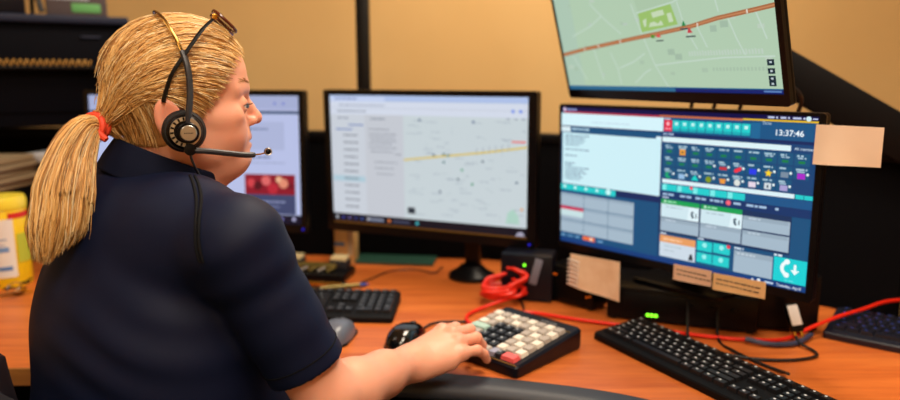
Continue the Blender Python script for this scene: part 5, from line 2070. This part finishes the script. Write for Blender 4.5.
for sd in (-1, 1):
    cup = (-.006, .0875 * sd, -.013)
    ax = Matrix.Translation(H(*cup)) @ R3 @ rotm('X', 90 if sd < 0 else -90) @ Matrix.Scale(.87, 4)
    MB().lathe([(.010, -.012), (.026, -.012), (.032, -.006), (.032, .002), (.0285, .007), (.018, .008), (.012, .004)], 40, mtx=ax).build('ear_cushion', cushion, hs_t)
    ax2 = ax @ Matrix.Translation((0.0, 0, .006))
    MB().lathe([(.001, 0), (.0255, 0), (.0262, .004), (.024, .009), (.021, .0115), (.001, .0115)], 40, mtx=ax2).build('ear_cup', M['black'], hs_t)
    sil = MB()
    sil.lathe([(.0165, .0110), (.0225, .0105), (.0222, .0125), (.0168, .0130), (.0165, .0110)], 40, mtx=ax2)
    sil.build('silver_ring', M['silver'], hs_t)
    sl_ = MB()
    for k in range(9):
        a = math.radians(95 + k * 22)
        sl_.box((.0195 * math.cos(a), .0195 * math.sin(a), .0132), (.0048, .0028, .0010), rot=Matrix.Rotation(a, 4, 'Z'))
    vs_ = MB()
    vs_.v = [tuple(ax2 @ Vector(v)) for v in sl_.v]; vs_.f = sl_.f; vs_.m = sl_.m
    vs_.build('cup_vents', M['black'], hs_t)
    ax3 = ax2 @ Matrix.Translation((.0035, -.0015 if sd < 0 else .0015, .0115))
    MB().lathe([(.001, 0), (.0155, 0), (.0158, .004), (.0145, .0055), (.001, .0055)], 36, mtx=ax3).build('pivot_housing', M['black'], hs_t)
    MB().lathe([(.001, .005), (.0115, .005), (.0118, .0068), (.0108, .0078), (.001, .0080)], 36, mtx=ax3).build('silver_cap', M['silver'], hs_t)
    if sd < 0:
        wm = MB()
        for k, w_ in enumerate((.0018, .0012, .0016, .0014, .0018, .0012)):
            wm.box((-.0058 + k * .0023, 0, .0081), (w_, .0014, .0002))
        w2_ = MB(); w2_.v = [tuple(ax3 @ Vector(v)) for v in wm.v]; w2_.f = wm.f; w2_.m = wm.m
        w2_.build('cap_lettering', M['dark_grey'], hs_t)
    # slider arm
    arm_pts = [H(-.003, .099 * sd, -.008), H(.000, .100 * sd, .012), H(.0035, .0965 * sd, .040), H(.003, .0915 * sd, .070), H(-.001, .083 * sd, .090)]
    MB().tube(smooth_path(arm_pts, 5), .0066, 10, flat=.6).build('slider_arm', M['dark_grey'], hs_t)
top_pts = [H(-.001, .0845 * -1, .086), H(-.006, -.076, .104), H(-.013, -.062, .122), H(-.020, -.040, .1375), H(-.024, 0, .1465), H(-.020, .040, .1375), H(-.013, .062, .122), H(-.006, .076, .104), H(-.001, .0845, .086)]
MB().tube(smooth_path(top_pts, 6), .0030, 10, flat=.5).build('headband', gold_b, hs_t)
# boom
boom = [H(-.002, -.103, -.037), H(.018, -.104, -.039), H(.045, -.100, -.0435), H(.070, -.092, -.048), H(.084, -.085, -.0490)]
MB().tube(smooth_path(boom, 6), [.0042] + [.0040] * 23 + [.0034], 10).build('microphone_boom', M['dark_grey'], hs_t)
MB().lathe([(.001, -.006), (.0075, -.006), (.0078, .006), (.001, .007)], 20, mtx=Matrix.Translation(H(-.002, -.101, -.036)) @ R3 @ rotm('X', 90)).build('boom_joint', M['black'], hs_t)
MB().tube([H(.084, -.085, -.0490), H(.094, -.080, -.0490), H(.100, -.077, -.0480)], .0011, 8).build('boom_wire', M['gold'], hs_t)
mc = H(.105, -.074, -.0465)
MB().ball(mc, .0052, 10, sc=(1, 1, 1), mtx=R3).build('microphone', M['black'], hs_t)
MB().tube([H(.105 + .0046 * math.cos(2 * PI * i / 16), -.0775, -.0465 + .0046 * math.sin(2 * PI * i / 16)) for i in range(16)], .0009, 6, closed=True).build('microphone_ring', M['silver'], hs_t)
MB().tube(smooth_path([H(-.002, -.104, -.038), H(-.001, -.104, -.048), H(.004, -.100, -.062), H(.012, -.088, -.078)], 6), .0016, 6).build('headset_cord', M['black_rubber'], hs_t)

# ------------------------------------------------------------------ glasses pushed up on the hair
gl = thing('eyeglasses', 'dark framed eyeglasses pushed up on top of the blond hair', 'eyeglasses', (0, 0, 0))
tortoise = mat('brown_frame', (92, 40, 24), .2, spec=.7)
def G(x, y, z): return H(x + .11 * (y + .067) - .003, y, z + .001)


for sd in (-1, 1):
    MB().tube(smooth_path([G(.046, .066 * sd, .134), G(.030, .0775 * sd, .118), G(.008, .0865 * sd, .088), G(-.010, .0895 * sd, .062), G(-.0185, .0865 * sd, .042), G(-.024, .0855 * sd, .024)], 6),
              [.0030] * 6 + [.0036] * 20 + [.0040] * 5, 8, flat=.6).build('temple_arm', M['black'], gl)
    MB().box(G(.047, .067 * sd, .136), (.006, .007, .007), rot=R3, bev=.001).build('gold_hinge', M['gold'], gl)
    # lens rim in the plane spanned by Y and (.66,0,-.75)
    ring = []
    cxyz = A(.0615, .034 * sd, .1325)
    dn_ = A(.66, 0, -.62); dn_ = dn_ / np.linalg.norm(dn_)
    for i in range(28):
        a = 2 * PI * i / 28
        ey = abs(math.cos(a)) ** .7 * math.copysign(1, math.cos(a)) * .0275
        ed = abs(math.sin(a)) ** .7 * math.copysign(1, math.sin(a)) * .0195
        v = cxyz + A(0, ey, 0) + dn_ * ed
        ring.append(G(*v))
    MB().tube(ring, .0024, 8, closed=True).build('lens_rim', tortoise, gl)
    lens = mat('lens_glass', (235, 235, 230), .05)
    lens.node_tree.nodes['Principled BSDF'].inputs['Transmission Weight'].default_value = .92
    lens.node_tree.nodes['Principled BSDF'].inputs['IOR'].default_value = 1.2
    lm_ = MB()
    nn_ = (R3.to_3x3() @ Vector((.62, 0, .66))).normalized()
    lm_.add([p_ + nn_ * .0006 for p_ in ring] + [p_ - nn_ * .0006 for p_ in ring], [tuple(range(28)), tuple(range(55, 27, -1))] + [(i, (i + 1) % 28, 28 + (i + 1) % 28, 28 + i) for i in range(28)])
    lm_.build('lens', lens, gl)
MB().tube([G(.058, -.0075, .138), G(.060, 0, .1405), G(.058, .0075, .138)], .0022, 8).build('bridge', tortoise, gl)

# ------------------------------------------------------------------ office chair
ch = thing('office_chair', 'dark mesh office chair under the seated person, edge at lower left', 'chair', (float(tor(0, .05, 0)[0]), float(tor(0, .05, 0)[1]), 0), TA)
mesh_m = mat('dark_blue_mesh_fabric', (26, 34, 52), .8, bump=(900, .8, .002))
MB().prism(rrect(.50, .50, .07, 6, .08, 0), .36, .43, bev=.02, seg=3).build('seat', M['partition'], ch)
# back: curved padded panel
vs, fs = [], []
NX, NZ = 18, 16
for side in (0, 1):
    for i in range(NX + 1):
        u = i / NX * 2 - 1
        for j in range(NZ + 1):
            w_ = j / NZ * 2 - 1
            k = math.sqrt(max(0, 1 - (abs(w_) ** 5) * .30))
            kk = math.sqrt(max(0, 1 - (abs(u) ** 5) * .30))
            y = u * .22 * k
            z = .672 + w_ * .205 * kk
            x = -.262 + .055 * u * u - .03 * w_ + (.03 if side else 0)
            edge_ = max(abs(u), abs(w_)) > .99
            if edge_: x = -.262 + .055 * u * u - .03 * w_ + .015
            vs.append((x, y, z))
KK = (NX + 1) * (NZ + 1)
for i in range(NX):
    for j in range(NZ):
        a = i * (NZ + 1) + j
        fs.append((a, a + 1, a + NZ + 2, a + NZ + 1)); fs.append((KK + a, KK + a + NZ + 1, KK + a + NZ + 2, KK + a + 1))
mb = MB(); mb.add(vs, fs)
mb.build('backrest', mesh_m, ch, angle=60)
MB().tube(smooth_path([(-.16, 0, .37), (-.26, 0, .38), (-.30, 0, .48), (-.285, 0, .62)], 5), .018, 8, flat=.5).build('back_support', M['black'], ch)
MB().lathe([(.026, .08), (.026, .22), (.018, .22), (.018, .36)], 20).build('gas_lift', M['dark_grey'], ch)
for k in range(5):
    a = 2 * PI * k / 5
    MB().tube([(0, 0, .095), (.15 * math.cos(a), .15 * math.sin(a), .085), (.29 * math.cos(a), .29 * math.sin(a), .065)], [.024, .018, .013], 8).build('base_leg', M['black'], ch)
    MB().lathe([(.001, -.018), (.026, -.018), (.028, 0), (.026, .018), (.001, .018)], 18, mtx=Matrix.Translation((.30 * math.cos(a), .30 * math.sin(a), .029)) @ Matrix.Rotation(a, 4, 'Z') @ rotm('X', 90)).build('caster', M['black'], ch)

# ------------------------------------------------------------------ camera, world, exposure
cam = bpy.data.cameras.new('camera')
cam.sensor_width = 36
cam.lens = 28
cam.clip_start = .05
cam.dof.use_dof = True
cam.dof.focus_distance = 0.96
cam.dof.aperture_fstop = 2.1
co_ = bpy.data.objects.new('camera', cam)
C.objects.link(co_)
co_.location = (0, 0, 1.25)
co_.rotation_euler = (math.radians(80), 0, 0)
sc = bpy.context.scene
sc.camera = co_
w = bpy.data.worlds.new('world')
sc.world = w
w.use_nodes = True
w.node_tree.nodes['Background'].inputs['Color'].default_value = (.5, .55, .65, 1)
w.node_tree.nodes['Background'].inputs['Strength'].default_value = .04
sc.view_settings.view_transform = 'Standard'
sc.view_settings.look = 'None'
sc.view_settings.gamma = 1
sc.view_settings.exposure = 0

# ------------------------------------------------------------------ sub-parts: small pieces that belong to one part
def base_name(o): return o.name.split('.')[0]


def nest(thing_name, part_name, subs):
    for t in [o for o in bpy.data.objects if o.parent is None and base_name(o) == thing_name]:
        parts_ = [c for c in t.children if base_name(c) == part_name]
        if not parts_:
            continue
        for sn in subs:
            kids = [c for c in t.children if base_name(c) == sn]
            for i, c in enumerate(kids):
                pr_ = parts_[i * len(parts_) // len(kids)]
                mb_ = c.matrix_basis.copy()
                c.parent = pr_
                c.matrix_basis = pr_.matrix_basis.inverted() @ mb_


nest('headset', 'ear_cup', ['silver_ring', 'cup_vents', 'pivot_housing', 'silver_cap'])
nest('headset', 'microphone_boom', ['boom_joint', 'boom_wire', 'microphone', 'microphone_ring'])
nest('eyeglasses', 'lens_rim', ['lens'])
nest('eyeglasses', 'temple_arm', ['gold_hinge'])
nest('person', 'hair_tie', ['tie_end'])
nest('person', 'polo_shirt', ['shirt_collar', 'raglan_seam', 'cuff_stitch'])
nest('person', 'eyeball', ['iris', 'eyelashes'])
nest('computer_mouse', 'shell', ['scroll_wheel', 'button_seam'])
nest('wipes_canister', 'body', ['white_label', 'red_band', 'label_print', 'leaf_print'])
nest('network_box', 'case', ['grey_label', 'green_light', 'red_light'])
nest('headset_plug', 'plug_body', ['white_tag', 'gold_prong'])
nest('equipment_riser', 'front_panel', ['indicator_light', 'knob'])
nest('computer_monitor', 'bezel', ['power_light'])
nest('programmable_keypad', 'case', ['front_trim', 'rear_trim', 'printed_name'])
nest('cardboard_box', 'box_body', ['green_label', 'white_label'])
nest('desk_hutch', 'front_panel', ['handle_slot'])
